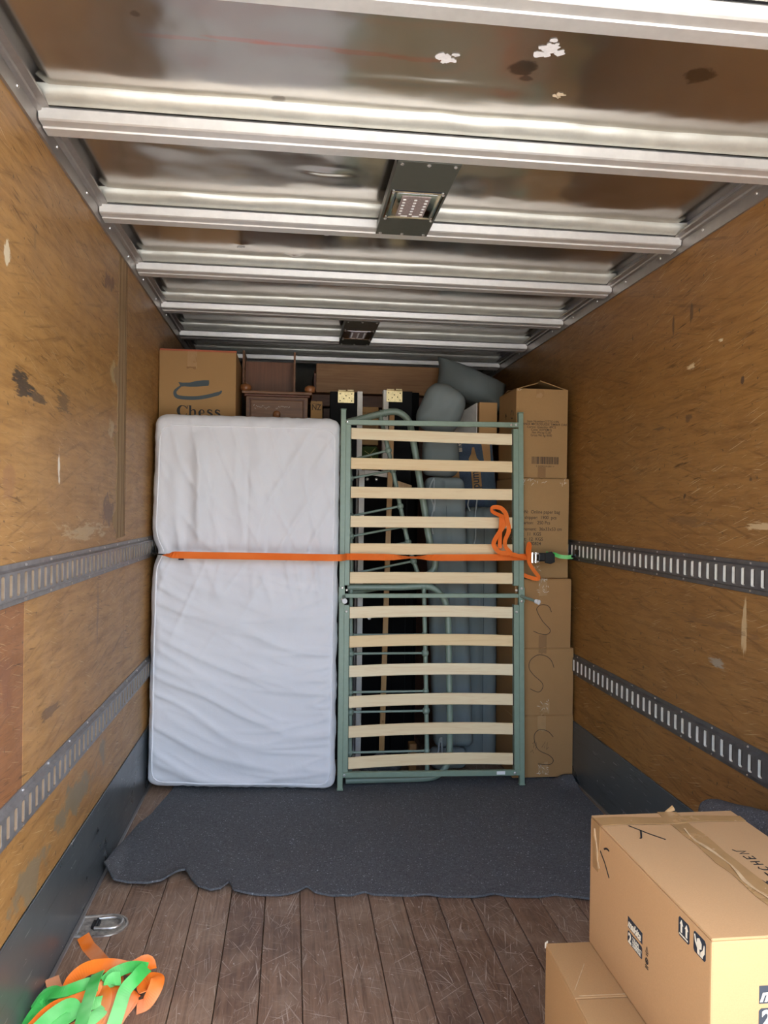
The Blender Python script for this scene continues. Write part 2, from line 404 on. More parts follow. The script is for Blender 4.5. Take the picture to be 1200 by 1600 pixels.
M['white_plastic'] = plain('white_plastic', (.85, .85, .83), .4, 0, 40, .03, 0)
def slat_mat():
    g = G('birch_slat'); g.coord(True); oi = g.n('ObjectInfo')
    gr = g.noise(1., 7, .65, 1.2, sc_=(3., 40., 55.)); c = g.mix(oi.outputs['Random'], (.86, .63, .33), (.90, .76, .50))
    c = g.mix(g.ramp(gr, .45, .75, 0, .5), c, (.72, .47, .21))
    return g.out(c, .5, 0, g.bump(gr, .08, .001), .4)
M['slat'] = slat_mat()
M['slat_knot'] = plain('slat_knot', (.34, .17, .06), .6, 0, 60, .4, .05)
def wood(name, a, b, sc_=(3., 40., 45.), rough=.42):
    g = G(name); g.coord(); gr = g.noise(1., 8, .7, 1., sc_=sc_); m = g.noise(4, 4)
    c = g.mix(g.ramp(gr, .35, .7), a, b); c = g.mix(g.ramp(m, .4, .7, 0, .3), c, tuple(x*.7 for x in b))
    return g.out(c, rough, 0, g.bump(gr, .08, .001), .4)
M['pine'] = wood('pine_batten', (.60, .36, .14), (.42, .22, .08), (45., 45., 3.))
M['oak'] = wood('oak_veneer', (.38, .20, .075), (.25, .115, .038), (2.5, 40., 45.))
M['redwood'] = wood('mahogany_stain', (.17, .060, .030), (.09, .03, .016), (3., 40., 40.))
M['cabinet'] = wood('brown_cabinet', (.25, .115, .048), (.14, .055, .022), (3., 40., 45.))
M['drawer_wood'] = wood('ribbed_brown', (.22, .09, .042), (.13, .048, .022), (60., 40., 2.))
M['bun'] = wood('turned_feet', (.36, .15, .055), (.25, .09, .03), (30., 30., 8.), .25)
M['torn'] = wood('torn_veneer', (.46, .32, .165), (.24, .14, .062), (30., 70., 2.), .8)
M['torn_dark'] = plain('joint_dirt', (.15, .08, .035), .9, 0, 60, .4, 0)
M['black'] = plain('black_board', (.004, .004, .004), .6, 0, 40, .2, .05, .12)
M['black2'] = plain('black_fabric', (.004, .004, .004), .9, 0, 200, .3, .2, .08)
M['white_edge'] = plain('white_edging', (.70, .68, .62), .5, 0, 30, .08, .02)
M['brass'] = plain('zinc_yellow', (.58, .47, .26), .35, .8, 55, .25, .05)
M['green_bag'] = cloth_mat('green_bag', (.055, .085, .025), 300, .2, .8, .3)
M['straw'] = plain('straw_print', (.5, .42, .16), .8, 0, 40, .1, 0)

def card_mat(name, col, rough=.78, blot=.12):
    g = G(name); g.coord()
    f = g.noise(420, 3, .7); b = g.noise(3.5, 5, .6); cor = g.noise(1., 3, .5, sc_=(4., 4., 210.))
    c = g.mix(g.ramp(f, .3, .7), tuple(x*.93 for x in col), tuple(min(1, x*1.06) for x in col))
    c = g.mix(g.ramp(b, .3, .75, 0, 1.), c, g.mix(.5, c, tuple(x*(1-blot*2) for x in col)))
    return g.out(c, rough, 0, g.bump(cor, .12, .0012), .25)
M['card'] = card_mat('cardboard', (.41, .24, .098))
M['card2'] = card_mat('cardboard_warm', (.41, .225, .088))
M['card_dark'] = card_mat('cardboard_dark', (.30, .165, .07))
M['card_fresh'] = card_mat('cardboard_fresh', (.515, .300, .134), .7, .05)
M['card_gold'] = card_mat('cardboard_gold', (.50, .285, .115), .7, .06)
M['tape'] = plain('parcel_tape', (.40, .235, .10), .28, 0, 14, .12, .25)
M['tape_fresh'] = plain('parcel_tape_pale', (.42, .24, .095), .25, 0, 14, .12, .3)
M['tape_glint'] = plain('painted_glints_and_scuffs', (.72, .62, .48), .15, 0, 90, .25, .5)  # pale colour for highlights painted on tape, and for scuff marks
M['ink'] = plain('black_ink', (.015, .014, .013), .6, 0, 40, .1, 0)
M['ink_soft'] = plain('faded_ink', (.06, .036, .02), .7, 0, 80, .4, 0)
M['ink_blue'] = plain('navy_ink', (.022, .030, .042), .5, 0, 40, .1, 0)
M['swoosh'] = plain('petrol_ink', (.045, .068, .078), .6, 0, 40, .1, 0)
M['red_edge'] = plain('red_edge_print', (.42, .11, .05), .7, 0, 40, .1, 0)
M['paper_white'] = plain('printed_cream', (.78, .70, .52), .6, 0, 40, .03, 0)
M['blue_print'] = plain('blue_print', (.030, .058, .105), .6, 0, 160, .35, .05)
M['blue_print2'] = plain('teal_print', (.038, .075, .115), .6, 0, 60, .2, .05)
def web_mat(name, col, pale):
    g = G(name); g.coord(); a = g.noise(5, 3); wv = g.noise(420, 2)
    c = g.mix(g.ramp(a, .42, .62), col, pale)
    return g.out(c, .7, 0, g.bump(wv, .3, .001), .12)
M['orange'] = web_mat('orange_webbing', (.86, .17, .025), (.90, .21, .04))
M['orange_faded'] = web_mat('orange_webbing_worn', (.95, .21, .02), (.95, .42, .20))
M['crease'] = plain('tape_crease', (.62, .42, .22), .2, 0, 60, .15, .2)
M['green'] = web_mat('green_webbing', (.07, .52, .09), (.30, .78, .28))
M['hook'] = plain('black_hook', (.012, .012, .012), .35, .3, 40, .1, .05)
M['ring_metal'] = plain('worn_ring_steel', (.55, .53, .48), .32, .85, 40, .3, .2)
M['ring_pan'] = plain('rusty_pan', (.42, .38, .32), .5, .5, 45, .5, .25)
M['navy'] = plain('navy_label', (.02, .03, .09), .7, 0, 40, .1, 0)

# ------------------------------------------------------------------ structure: floor, walls, ceiling
XL, XR, Y0, Y1, ZC = -0.6913, 1.4726, 0.72, 5.85, 2.475
floor = struct(build(MB().box((XL-.06, Y0, -.12), (XR+.06, Y1+.06, -.022)), 'floor', M['plank']))
pw = .12186
proto = None
for i in range(19):
    x = -.8045+i*pw
    a = max(x, XL); b_ = min(x+pw, XR)
    if b_-a < .02: continue
    if b_-a > pw-.001 and proto is not None:
        o = proto.copy(); C.objects.link(o); o.location.x = x-px0
    else:
        o = build(MB().box((a+.0012, Y0, -.022), (b_-.0012, Y1, 0)), 'plank', M['plank'], floor, bevel=.0018)
        if b_-a > pw-.001: proto = o; px0 = x
    o.name = 'plank'
ground = struct(build(MB().box((-40, -40, -1.1), (40, 40, -1.0)), 'ground', M['concrete']))

def panel(wall, sgn, x, ya, yb, za, zb, mat, name='plywood_panel'):
    t = .012
    return build(MB().box((x-t if sgn < 0 else x, ya+.0006, za), (x if sgn < 0 else x+t, yb-.0006, zb)), name, mat, wall, bevel=.0006)

wall_l = struct(build(MB().box((XL-.06, Y0, -.12), (XL-.012, Y1+.06, 2.56)), 'wall_left', M['truck_skin']))
wall_r = struct(build(MB().box((XR+.012, Y0, -.12), (XR+.06, Y1+.06, 2.56)), 'wall_right', M['truck_skin']))
ZK, RL, RU = .302, (.543, .650), (1.135, 1.240)
for ya, yb in ((Y0, 3.34), (3.34, 3.99), (3.99, Y1)):
    panel(wall_l, -1, XL, ya, yb, RU[0], 2.43, M['ply_left'])
for ya, yb, m in ((Y0, 2.122, 'ply_red'), (2.122, 3.34, 'ply_left'), (3.34, Y1, 'ply_left')):
    panel(wall_l, -1, XL, ya, yb, RL[0], RU[0]-.0015, M[m])
for ya, yb in ((Y0, 1.9), (1.9, 3.34), (3.34, Y1)):
    panel(wall_l, -1, XL, ya, yb, ZK+.001, RL[0]-.0015, M['ply_left'])
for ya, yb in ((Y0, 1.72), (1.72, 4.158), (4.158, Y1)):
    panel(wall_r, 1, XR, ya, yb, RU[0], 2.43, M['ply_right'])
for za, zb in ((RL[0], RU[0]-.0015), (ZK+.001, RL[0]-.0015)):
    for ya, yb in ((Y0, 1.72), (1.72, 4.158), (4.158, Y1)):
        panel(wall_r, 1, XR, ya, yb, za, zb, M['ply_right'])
rnd = random.Random(12)
edge_l = [(3.168+rnd.random()*.018-(.075 if 1.86 < z < 1.93 else .05 if 1.62 < z < 1.67 else .03 if 1.45 < z < 1.47 else .06 if 1.30 < z < 1.36 else 0), z) for z in np.arange(1.255, 2.40, .0286)]
edge_r = [(3.318+rnd.random()*.004, z) for z in np.arange(2.40, 1.25, -.06)]
build(MB().prism(edge_l+edge_r, lambda a, b, d: (XL+d, a, b), 0, .0012), 'torn_veneer_strip', M['torn'], wall_l)
for yy, w_ in ((3.196, .006), (3.255, .004), (3.30, .007), (3.325, .004)):
    build(MB().box((XL+.0008, yy, 1.26), (XL+.0017, yy+w_, 2.385)), 'joint_line', M['torn_dark'], wall_l)
wall_b = struct(build(MB().box((XL-.06, Y1, -.12), (XR+.06, Y1+.06, 2.56)), 'wall_back', M['back_wall']))

def baseboard(name, x, sgn):
    o = struct(build(MB().box((min(x, x-sgn*.005), Y0, .002), (max(x, x-sgn*.005), Y1, ZK)), name, M['kick'], bevel=.002))
    build(MB().box((min(x-sgn*.005, x-sgn*.018), Y0, .0), (max(x-sgn*.005, x-sgn*.018), Y1, .006)), 'floor_angle', M['trim'], o, bevel=.002)
    return o
baseboard('baseboard_left', XL, -1); baseboard('baseboard_right', XR, 1)

def rail(wall, x, sgn, zr, mback, ya, yb):
    """lashing rail: raised plate with a row of punched slots; sgn -1 left wall (faces +X), +1 right wall (faces -X)"""
    n = Vector((-sgn, 0, 0)); pitch = .0533; zc = (zr[0]+zr[1])/2
    P = lambda y, z, d: (x+n.x*d, y, z)
    mb = MB(); lin = MB(); D = .015
    prof = [(zr[0], .0), (zr[0], .004), (zr[0]+.013, .0045), (zr[0]+.018, D)]
    prof2 = [(zr[1]-(a-zr[0]), d) for a, d in prof]
    for pr in (prof, prof2):
        vs = [P(y, z, d) for y in (ya, yb) for z, d in pr]; k = len(pr)
        mb.add(vs, [(i, i+1, k+i+1, k+i) for i in range(k-1)])
    z0, z1 = zr[0]+.018, zr[1]-.018; hw, hh = .0115, .0285; c = .004
    y = ya
    while y < yb-1e-6:
        yc = y+pitch/2
        out = [(y, z0), (y+pitch, z0), (y+pitch, z1), (y, z1)]
        oc = [(yc-hw+c, zc-hh), (yc+hw-c, zc-hh), (yc+hw, zc-hh+c), (yc+hw, zc+hh-c), (yc+hw-c, zc+hh), (yc-hw+c, zc+hh), (yc-hw, zc+hh-c), (yc-hw, zc-hh+c)]
        vs = [P(a, b, D) for a, b in out]+[P(a, b, D) for a, b in oc]+[P(a, b, D-.0012) for a, b in oc]
        fs = [(0,1,5,4), (1,6,5), (1,2,7,6), (2,8,7), (2,3,9,8), (3,10,9), (3,0,11,10), (0,4,11)]
        fs += [(4+i, 4+(i+1) % 8, 12+(i+1) % 8, 12+i) for i in range(8)]
        mb.add(vs, fs); y += pitch
        lin.add([P(a, b, D-.0012) for a, b in oc]+[P(a, b, D-.0105) for a, b in oc], [(i, (i+1) % 8, 8+(i+1) % 8, 8+i) for i in range(8)])
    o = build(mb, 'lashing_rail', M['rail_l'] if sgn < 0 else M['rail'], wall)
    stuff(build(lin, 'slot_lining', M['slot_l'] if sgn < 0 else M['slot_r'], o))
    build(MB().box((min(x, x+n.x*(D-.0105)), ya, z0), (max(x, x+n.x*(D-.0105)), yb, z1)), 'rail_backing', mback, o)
    mb = MB(); y = ya+pitch
    while y < yb:
        for z in (zr[0]+.008, zr[1]-.008): mb.lathe([(.004, 0), (.0038, -sgn*.003), (.002, -sgn*.0042)], (x+n.x*.0045, y, z), 'x', 6)
        y += pitch*4
    stuff(build(mb, 'rail_rivets', M['rivet'], o))
NSL = 84
for zr in (RL, RU):
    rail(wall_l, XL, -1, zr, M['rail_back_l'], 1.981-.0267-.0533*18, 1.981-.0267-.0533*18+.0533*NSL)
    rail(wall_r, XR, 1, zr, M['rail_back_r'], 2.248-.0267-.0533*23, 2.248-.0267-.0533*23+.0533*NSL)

# ceiling: sheets between roof bows
ceiling = struct(build(MB().box((XL-.06, Y0, 2.50), (XR+.06, Y1+.06, 2.56)), 'ceiling', M['truck_skin']))
BOWS = [.845, 1.492, 2.139, 2.793, 3.438, 4.083, 4.735, 5.385]
ends = [Y0-.06]+BOWS+[Y1]
def smst(t): t = max(0., min(1., t)); return t*t*(3-2*t)
def sheet_z(x, y, ya, yb, last):
    z = ZC
    d = min(x-XL, XR-x); z += .018*smst((.060-d)/.06)
    k = smst((yb-.06-y)/.1)*smst((y-ya)/.12)*smst((d-.05)/.15)
    k *= 1. if y < 2.8 else .35
    z += k*(.0055*mnoise.noise(Vector((x*2.1, y*3.6, 1.7)))+.0022*mnoise.noise(Vector((x*6.5+3, y*9, .3)))+.0006*mnoise.noise(Vector((x*22, y*16, 5))))
    for cx, cy, rx, ry, a in ((-.394, 2.43, .10, .05, .006), (.097, 2.505, .06, .02, -.006), (-.28, 2.36, .16, .04, .004), (.36, 1.85, .05, .04, .004), (.2, 1.72, .12, .05, -.003), (.3, 1.95, .2, .02, .003),
                              (-.22, 3.25, .02, .025, -.004), (.0, 3.37, .02, .02, -.006), (.9, 2.55, .25, .08, .004)):
        z += a*math.exp(-((x-cx)/rx)**2-((y-cy)/ry)**2)
    return z
for i in range(len(ends)-1):
    ya, yb = ends[i]+(.06 if i else 0), ends[i+1]; last = i == len(ends)-2
    nx = 120; ny = max(10, int((yb-ya)/.010))
    vs = []; fs = []
    for j in range(ny+1):
        for k in range(nx+1):
            x = XL+(XR-XL)*k/nx; y = ya+(yb-.020-ya)*j/ny
            vs.append((x, y, sheet_z(x, y, ya, yb, last)))
    for j in range(ny):
        for k in range(nx):
            a = j*(nx+1)+k; fs.append((a, a+nx+1, a+nx+2, a+1))
    mb = MB(); mb.v = vs; mb.f = fs
    build(mb, 'ceiling_sheet', M['sheet'], ceiling, smooth=180, fix=False)
    if not last:
        vs = []; fs = []; nl = 7
        for k in range(nx+1):
            x = XL+.012+(XR-XL-.024)*k/nx
            e = .016+.010*mnoise.noise(Vector((x*2.5, ya*7, 0)))+.005*mnoise.noise(Vector((x*9, ya*7, 4)))
            zt_ = ZC+.003+.006*mnoise.noise(Vector((x*3, ya*5, 9)))
            for j in range(nl+1):
                t_ = j/nl; vs.append((x, yb-.030-e+(.030+e)*t_**1.8+.0, zt_-(zt_-2.4435)*(1-(1-t_)**1.6)))
        for k in range(nx):
            for j in range(nl): a = k*(nl+1)+j; fs.append((a, a+1, a+nl+2, a+nl+1))
        mb = MB(); mb.v = vs; mb.f = fs
        build(mb, 'sheet_lip', M['lip'], ceiling, smooth=180, fix=False)
    for cx_, cy_, r_, m_, sd in ((.354, 1.837, .026, 'residue', 1), (.587, 1.759, .034, 'residue', 2), (.676, 1.948, .014, 'residue_tan', 3), (-.229, 3.28, .016, 'residue', 4), (.122, 3.08, .014, 'residue', 5)):
        if ya < cy_ < yb:
            rnd = random.Random(sd); mb = MB()
            for q in range(16):
                a0, rr = rnd.random()*6.28, r_*(.10+.38*rnd.random()**1.5)+(r_*.2 if q == 0 else 0); rad = r_*(.4+.65*rnd.random())*(q > 0); ox, oy = math.cos(a0)*rad, math.sin(a0)*rad
                pol = [(cx_+ox+rr*(.7+.5*rnd.random())*math.cos(k*PI/6), cy_+oy+rr*(.6+.5*rnd.random())*math.sin(k*PI/6)) for k in range(12)]
                zf = sheet_z(cx_+ox, cy_+oy, ya, yb, last)
                mb.prism(pol, lambda a, b, d, q=q: (a, b, sheet_z(a, b, ya, yb, last)-.0006-d-q*.00005), 0, .0003)
            build(mb, 'glue_residue', M[m_], ceiling)
for yb in BOWS:
    mb = MB()
    pr = [(yb+.012, 2.446), (yb+.004, 2.4375), (yb+.008, 2.412), (yb+.013, 2.4085), (yb+.045, 2.4075), (yb+.048, 2.4035), (yb+.090, 2.4025), (yb+.095, 2.409), (yb+.098, 2.474), (yb+.092, 2.474)]
    vs = [(x, y, z) for x in (XL+.012, XR-.012) for y, z in pr]; k = len(pr)
    mb.add(vs, [(i, i+1, k+i+1, k+i) for i in range(k-1)]+[tuple(range(k)), tuple(range(2*k-1, k-1, -1))])
    build(mb, 'roof_bow', M['bow'], ceiling)
def edge_trim(name, x, s):
    mb = MB()
    pr = [(0, 2.386), (.008, 2.386), (.009, 2.428), (.020, 2.431), (.022, 2.438), (.040, 2.441), (.040, 2.449), (0, 2.449)]
    vs = [(x+s*d, y, z) for y in (Y0, Y1) for d, z in pr]; k = len(pr)
    mb.add(vs, [(i, (i+1) % k, k+(i+1) % k, k+i) for i in range(k)]+[tuple(range(k-1, -1, -1)), tuple(range(k, 2*k))])
    o = struct(build(mb, name, M['trim']))
    mb = MB(); y = .7
    while y < Y1-.05:
        mb.lathe([(.006, 0), (.0055, s*.003), (.003, s*.0045)], (x+s*.008, y, 2.416), 'x', 8); y += .325
    stuff(build(mb, 'rivets', M['rivet'], o))
edge_trim('trim_1', XL, 1); edge_trim('trim_2', XR, -1)

# ------------------------------------------------------------------ ceiling lamps
def lamp(x0, x1, y0, y1, label):
    z = 2.404; cx = (x0+x1)/2; cy = (y0+y1)/2
    t = thing('ceiling_lamp', label, 'lamp', (cx, cy, z), 'LED lamps under the truck roof')
    build(MB().box((x0, y0, z-.003), (x1, y1, z)), 'lamp_plate', M['lamp_plate'], t, bevel=.001)
    build(MB().box((x0, y0+.03, z), (x0+.003, y1-.03, z+.03)).box((x1-.003, y0+.03, z), (x1, y1-.03, z+.03)), 'plate_edge', M['lamp_plate'], t)
    a, b_ = .073, .105; cyy = cy+.02
    mb = MB()
    def ring(h, w1, z_): return [(cx+sx*(a+h), cyy+sy*(b_+w1), z_) for sx, sy in ((-1,-1),(1,-1),(1,1),(-1,1))]
    L = [ring(.014, .014, z-.003), ring(.009, .009, z-.0055), ring(.003, .003, z-.0058), ring(-.004, -.004, z-.0045), ring(-.012, -.014, z-.004)]
    for q in range(4):
        for k in range(4):
            pass
    vs = [p for r_ in L for p in r_]; fs = []
    for q in range(4):
        for k in range(4): fs.append((q*4+k, q*4+(k+1) % 4, q*4+4+(k+1) % 4, q*4+4+k))
    mb.add(vs, fs); build(mb, 'reflector_frame', M['chrome'], t)
    build(MB().box((cx-a+.008, cyy-b_+.008, z-.0045), (cx+a-.008, cyy+b_-.008, z-.0035)), 'reflector', M['chrome'], t)
    bd = build(MB().box((cx-.047, cyy-.078, z-.0065), (cx+.047, cyy+.092, z-.0046)), 'led_board', M['led_board'], t)
    for r_ in range(6):
        for c in range(3):
            px_, py = cx+(c-1)*.036, cyy-.055+r_*.024
            build(MB().box((px_-.005, py-.004, z-.0095), (px_+.005, py+.004, z-.0065)), 'led_chip', M['led'], bd, bevel=.001)
    for c in (-1, 1): build(MB().box((cx+c*.020-.012, cyy+.080, z-.009), (cx+c*.020+.012, cyy+.086, z-.0065)), 'led_chip', M['led'], bd, bevel=.001)
    for sx in (-.42, 0, .42):
        for yy in (y0+.016, y1-.016):
            build(MB().lathe([(.006, 0), (.006, -.003), (.003, -.005)], (cx+sx*(x1-x0), yy, z-.003), 'z', 8), 'screw', M['bolt'], t)
    for sx in (-1, 1):
        for sy in (-1, 1): build(MB().lathe([(.005, 0), (.005, -.003), (.002, -.005)], (cx+sx*(a+.007), cyy+sy*(b_+.007), z-.008), 'z', 8), 'screw', M['bolt'], t)
lamp(.293, .483, 2.232, 2.835, 'large grey ceiling lamp plate with LED board, nearest the open rear')
lamp(.275, .463, 4.178, 4.78, 'small looking dark ceiling lamp plate deep in the truck, above the furniture')

# ------------------------------------------------------------------ felt blanket on the floor
fr = [(-.690,2.985),(-.63,2.915),(-.571,2.893),(-.50,2.885),(-.455,2.900),(-.40,2.948),(-.374,2.955),(-.350,2.90),(-.316,2.852),(-.27,2.826),(-.235,2.835),(-.212,2.868),(-.205,2.866),(-.19,2.815),(-.153,2.797),(-.08,2.782),(-.016,2.775),(.04,2.79),(.075,2.820),(.10,2.785),(.165,2.759),(.235,2.756),(.28,2.775),(.31,2.752),(.44,2.735),(.574,2.712),(.70,2.700),(.75,2.715),(.80,2.694),(.90,2.680),(.97,2.69),(1.06,2.648),(1.25,2.64),(1.43,2.63)]
def front_y(x):
    for (xa, ya), (xb, yb) in zip(fr, fr[1:]):
        if x <= xb: return ya+(yb-ya)*max(0, (x-xa)/(xb-xa))
    return fr[-1][1]
lf = [(2.95,-.675),(3.15,-.674),(3.30,-.662),(3.45,-.640),(3.55,-.605),(3.85,-.56),(4.3,-.52)]
def left_x(y):
    for (ya, xa), (yb, xb) in zip(lf, lf[1:]):
        if y <= yb: return xa+(xb-xa)*max(0, (y-ya)/(yb-ya))
    return lf[-1][1]
def right_x(y): return 1.43 if y < 3.3 else 1.43+(y-3.3)*.035
nu, nv = 240, 90; vs = []; fs = []
for j in range(nv+1):
    v = (j/nv)**1.5
    for i in range(nu+1):
        u = i/nu; xa = -.675+u*2.105
        y = front_y(xa)*(1-v)+3.99*v
        lx, rx = left_x(y), right_x(y); x = lx+(rx-lx)*u
        dfe = y-front_y(xa)
        z = .010+.0035*mnoise.noise(Vector((x*4, y*4, 2)))+.0015*mnoise.noise(Vector((x*15, y*15, 4)))
        hump = max(0., front_y(xa)-2.77-.0)*.12*math.exp(-dfe/.06) if xa < .4 else 0
        z += min(.028, hump)
        z += .030*smst((-.62-x)/.05)*smst((3.35-y)/.3)
        z += .012*max(0., mnoise.noise(Vector((x*9+1, 3., 7))))*math.exp(-dfe/.05)
        if x > 1.32 and y > 3.70: z += .03*smst((x-1.32)/.10)*smst((y-3.70)/.12)*(1-smst((y-3.845)/.01))
        vs.append((x, y, max(.009, z)))
top = len(vs); vs += [(x, y, z-.008) for x, y, z in vs]
q = lambda i, j: j*(nu+1)+i
for j in range(nv):
    for i in range(nu):
        fs.append((q(i,j), q(i+1,j), q(i+1,j+1), q(i,j+1))); fs.append((top+q(i,j), top+q(i,j+1), top+q(i+1,j+1), top+q(i+1,j)))
for i in range(nu):
    fs.append((q(i,0), top+q(i,0), top+q(i+1,0), q(i+1,0))); fs.append((q(i,nv), q(i+1,nv), top+q(i+1,nv), top+q(i,nv)))
for j in range(nv):
    fs.append((q(0,j), q(0,j+1), top+q(0,j+1), top+q(0,j))); fs.append((q(nu,j), top+q(nu,j), top+q(nu,j+1), q(nu,j+1)))
mb = MB(); mb.v = vs; mb.f = fs
tag(build(mb, 'felt_blanket', M['felt'], smooth=60, fix=False), 'dark grey felt blanket with wavy edge spread flat on the floorboards', 'blanket')
BZ = .014   # top of the blanket under the goods

# ------------------------------------------------------------------ mattress
mtx = -.2150
MW, MT, MH = .912, .17, 1.826
def fold(x, z, s): return mnoise.noise(Vector((x, z, s)))
def rdg(v, k=3.2): return max(0., 1-abs(v)*k)**1.6
def mat_disp(x, y, z, n):
    d = Vector((0,0,0)); front = max(0., -n.y)
    zs = 1.145
    up = z > zs
    edge = min(x+MW/2, MW/2-x)
    e = smst(edge/.06)
    if up:
        k = (z-zs)/(MH-zs)
        wx = x+.05*fold(x*3, z*3, 9)
        a = fold(wx*8, z*1.2, 3); r1 = rdg(fold(wx*7+.3, z*1.1+wx, 31)); dg = (x-z*.75); r2v = rdg(fold(dg*7, (z+x*.75)*1.6, 17)); r3 = rdg(fold((x+z*.55)*9, (z-x*.55)*2.2, 23), 4)
        b = fold((x+z*.7)*6, (z-x*.7)*16, 8)
        h = .010*a+.013*r1*smst((.25-x)/.3)*smst((.95-k)/.15)+.012*r2v*smst((x+.12)/.25)+.008*r3+.004*b
        h += .020*math.exp(-((x+.22+.04*(z-zs))/.030)**2)*smst((k-.02)/.1)*smst((.9-k)/.3)-.008*math.exp(-((x-.0)/.008)**2)*smst((.75-k)/.2)
        h -= .014*rdg(fold(x*9+.05, 4.1, z*.8), 3)*smst((.22-k)/.2)
    else:
        k = z/zs
        zz = z-.42*(x-.26)**2+.05*fold(x*2.2, z*2.2, 40)
        a = fold(x*1.6, zz*9, 2); r1 = rdg(fold(x*1.5+zz, zz*8.5, 51), 3); r2v = rdg(fold(x*2.6, zz*15, 61), 3.6)
        b = fold((x-z*.5)*9, (z+x*.5)*3, 12)
        r3 = rdg(fold((x*1.0-z*.45)*8, (z+x*.45)*1.8, 71), 4)
        h = .006*a+.012*r1+.008*r2v*(.4+.6*smst((x+.1)/.3))+.004*b+.009*r3*smst((k-.45)/.3)
        h += .014*rdg(fold(x*9+2*z, z*1.2, 1), 3)*smst((k-.72)/.2)
    d.y -= front*(h-.012)*(.30+.70*e)+front*.014*math.sin(PI*min(1, max(0, (z)/zs)))*(0 if up else 1)+front*(.010*math.sin(PI*max(0, (z-zs)/(MH-zs))) if up else 0)
    side = abs(n.x); tp = abs(n.z)
    d.x += n.x*.004*fold(y*20, z*26, 3)*side+n.x*.006*fold(z*9, y*6, 6)*side
    d.z += n.z*.005*fold(x*30, y*25+x*9, 3)*tp
    pin = math.exp(-((z-zs)/.03)**2)
    d.y += pin*front*.014*(.4+.6*smst((.35-x)/.6))
    if x < -MW/2+.12: d.x += .028*math.exp(-((z-zs)/.05)**2)*smst((-MW/2+.12-x)/.10)
    d.x += (.012 if x < 0 else 0)*smst((z-1.2)/.1)*smst((1.6-z)/.4)*-0.6*smst((-x-.3)/.15)
    # twist: bottom right corner kicked towards the viewer
    d.y -= .095*max(0, 1-z/MH)*(x/MW+.5)
    d.y += .050*(z/MH)
    if x < 0: d.x -= .012*(1-z/MH)*(-2*x/MW)
    else: d.x -= .018*(1-z/MH)*(2*x/MW)*.6
    if mtx+x+d.x < -.674: d.x = -.674-mtx-x
    if z < .2: d.z += .010*smst((.2-z)/.2)*(.5-x/MW)*.8
    return d
MY = 3.915
mt = thing('mattress', 'single mattress in a wrinkled white fitted cover, standing upright on the felt', 'mattress', (mtx, MY, BZ+.003))
me = soft(MW, MT, MH, .055, .0088, mat_disp); link_mesh(me, 'mattress_body', M['sheet_cloth'], mt)
mb = MB(); pts = []
ix, r = MW/2-.028, .055
for cx, cz, a0 in ((ix-r, MH-.058-r, 0), (-ix+r, MH-.058-r, 90), (-ix+r, .028+r, 180), (ix-r, .028+r, 270)):
    for k in range(6):
        a = math.radians(a0+k*18); pts.append((cx+r*math.cos(a), cz+r*math.sin(a)))
dense = []
for (xa, za), (xb, zb) in zip(pts, pts[1:]+pts[:1]):
    n = max(1, int(math.hypot(xb-xa, zb-za)/.02))
    dense += [(xa+(xb-xa)*k/n, za+(zb-za)*k/n) for k in range(n)]
pp = []
for x, z in dense:
    dd = mat_disp(x, -MT/2, z, Vector((0,-1,0)))
    rr = .055-min(x+MW/2, MW/2-x, z, MH-z)
    yb = -MT/2+(.055-math.sqrt(max(0, .055**2-max(0, rr)**2)))
    pp.append(Vector((x, yb-.0015, z))+dd+Vector((mtx, MY, BZ+.003)))
build(MB().tube(pp, .0036, 6, closed=True), 'piping', M['piping'], mt, smooth=60)
build(MB().box((mtx-.325, MY-.082, 1.128), (mtx-.300, MY-.0775, 1.150)), 'side_label', M['navy'], mt)['label'] = 'small navy cloth label'

# ------------------------------------------------------------------ folded slatted bed base (sage metal)
BK = .0635
BP = lambda x, z, off=0.: (x, 3.77+BK*z+off, z)
bed = thing('folding_bed', 'sage green folding metal bed base with pale wooden slats, standing on end', 'bed base', (.71, 3.772, BZ))
def postx(z, s): return (.2525+(z-.02)*(-.0012)) if s < 0 else 1.1665
zb0 = BZ
for s in (-1, 1):
    xx = .2525 if s < 0 else 1.1665
    for za, zb in ((zb0, 1.885 if s < 0 else 1.893),):
        mb = MB(); mb.bar(BP(xx, za+.006), BP(xx, zb), .026, .026)
        mb.bar(BP(xx, zb), BP(xx, zb+.004), .031, .031); mb.bar(BP(xx, za), BP(xx, za+.008), .031, .031)
        build(mb, 'post', M['sage'], bed, bevel=.0025)
    ri = .277 if s < 0 else 1.1415
    for za, zb in ((1.008, 1.812), (.078, .912)):
        mb = MB(); mb.bar(BP(ri, za, -.004), BP(ri, zb, -.004), .026, .004); mb.bar(BP(ri+s*-.012, za, .012), BP(ri+s*-.012, zb, .012), .003, .034)
        build(mb, 'side_rail', M['sage'], bed, bevel=.001)
mb = MB(); mb.bar(BP(.262, 1.822), BP(1.157, 1.832), .026, .020, (0,0,1)); build(mb, 'cross_bar', M['sage'], bed, bevel=.002)
mb = MB(); mb.bar(BP(.262, .956, .006), BP(1.157, .957, .006), .021, .020, (0,0,1)); build(mb, 'cross_bar', M['sage'], bed, bevel=.002)
mb = MB(); mb.bar(BP(.262, .088, -.002), BP(1.157, .076, -.002), .026, .022, (0,0,1)); build(mb, 'cross_bar', M['sage'], bed, bevel=.002)
build(MB().box((1.035, 3.7615, .071), (1.078, 3.7625, .087)), 'sticker', M['white_plastic'], bed)
SL = [(1.776,1.760),(1.617,1.615),(1.471,1.472),(1.3245,1.326),(1.187,1.1885),(1.044,1.044),(.871,.8695),(.7275,.7275),(.582,.582),(.4325,.4335),(.2875,.2875),(.1365,.1385)]
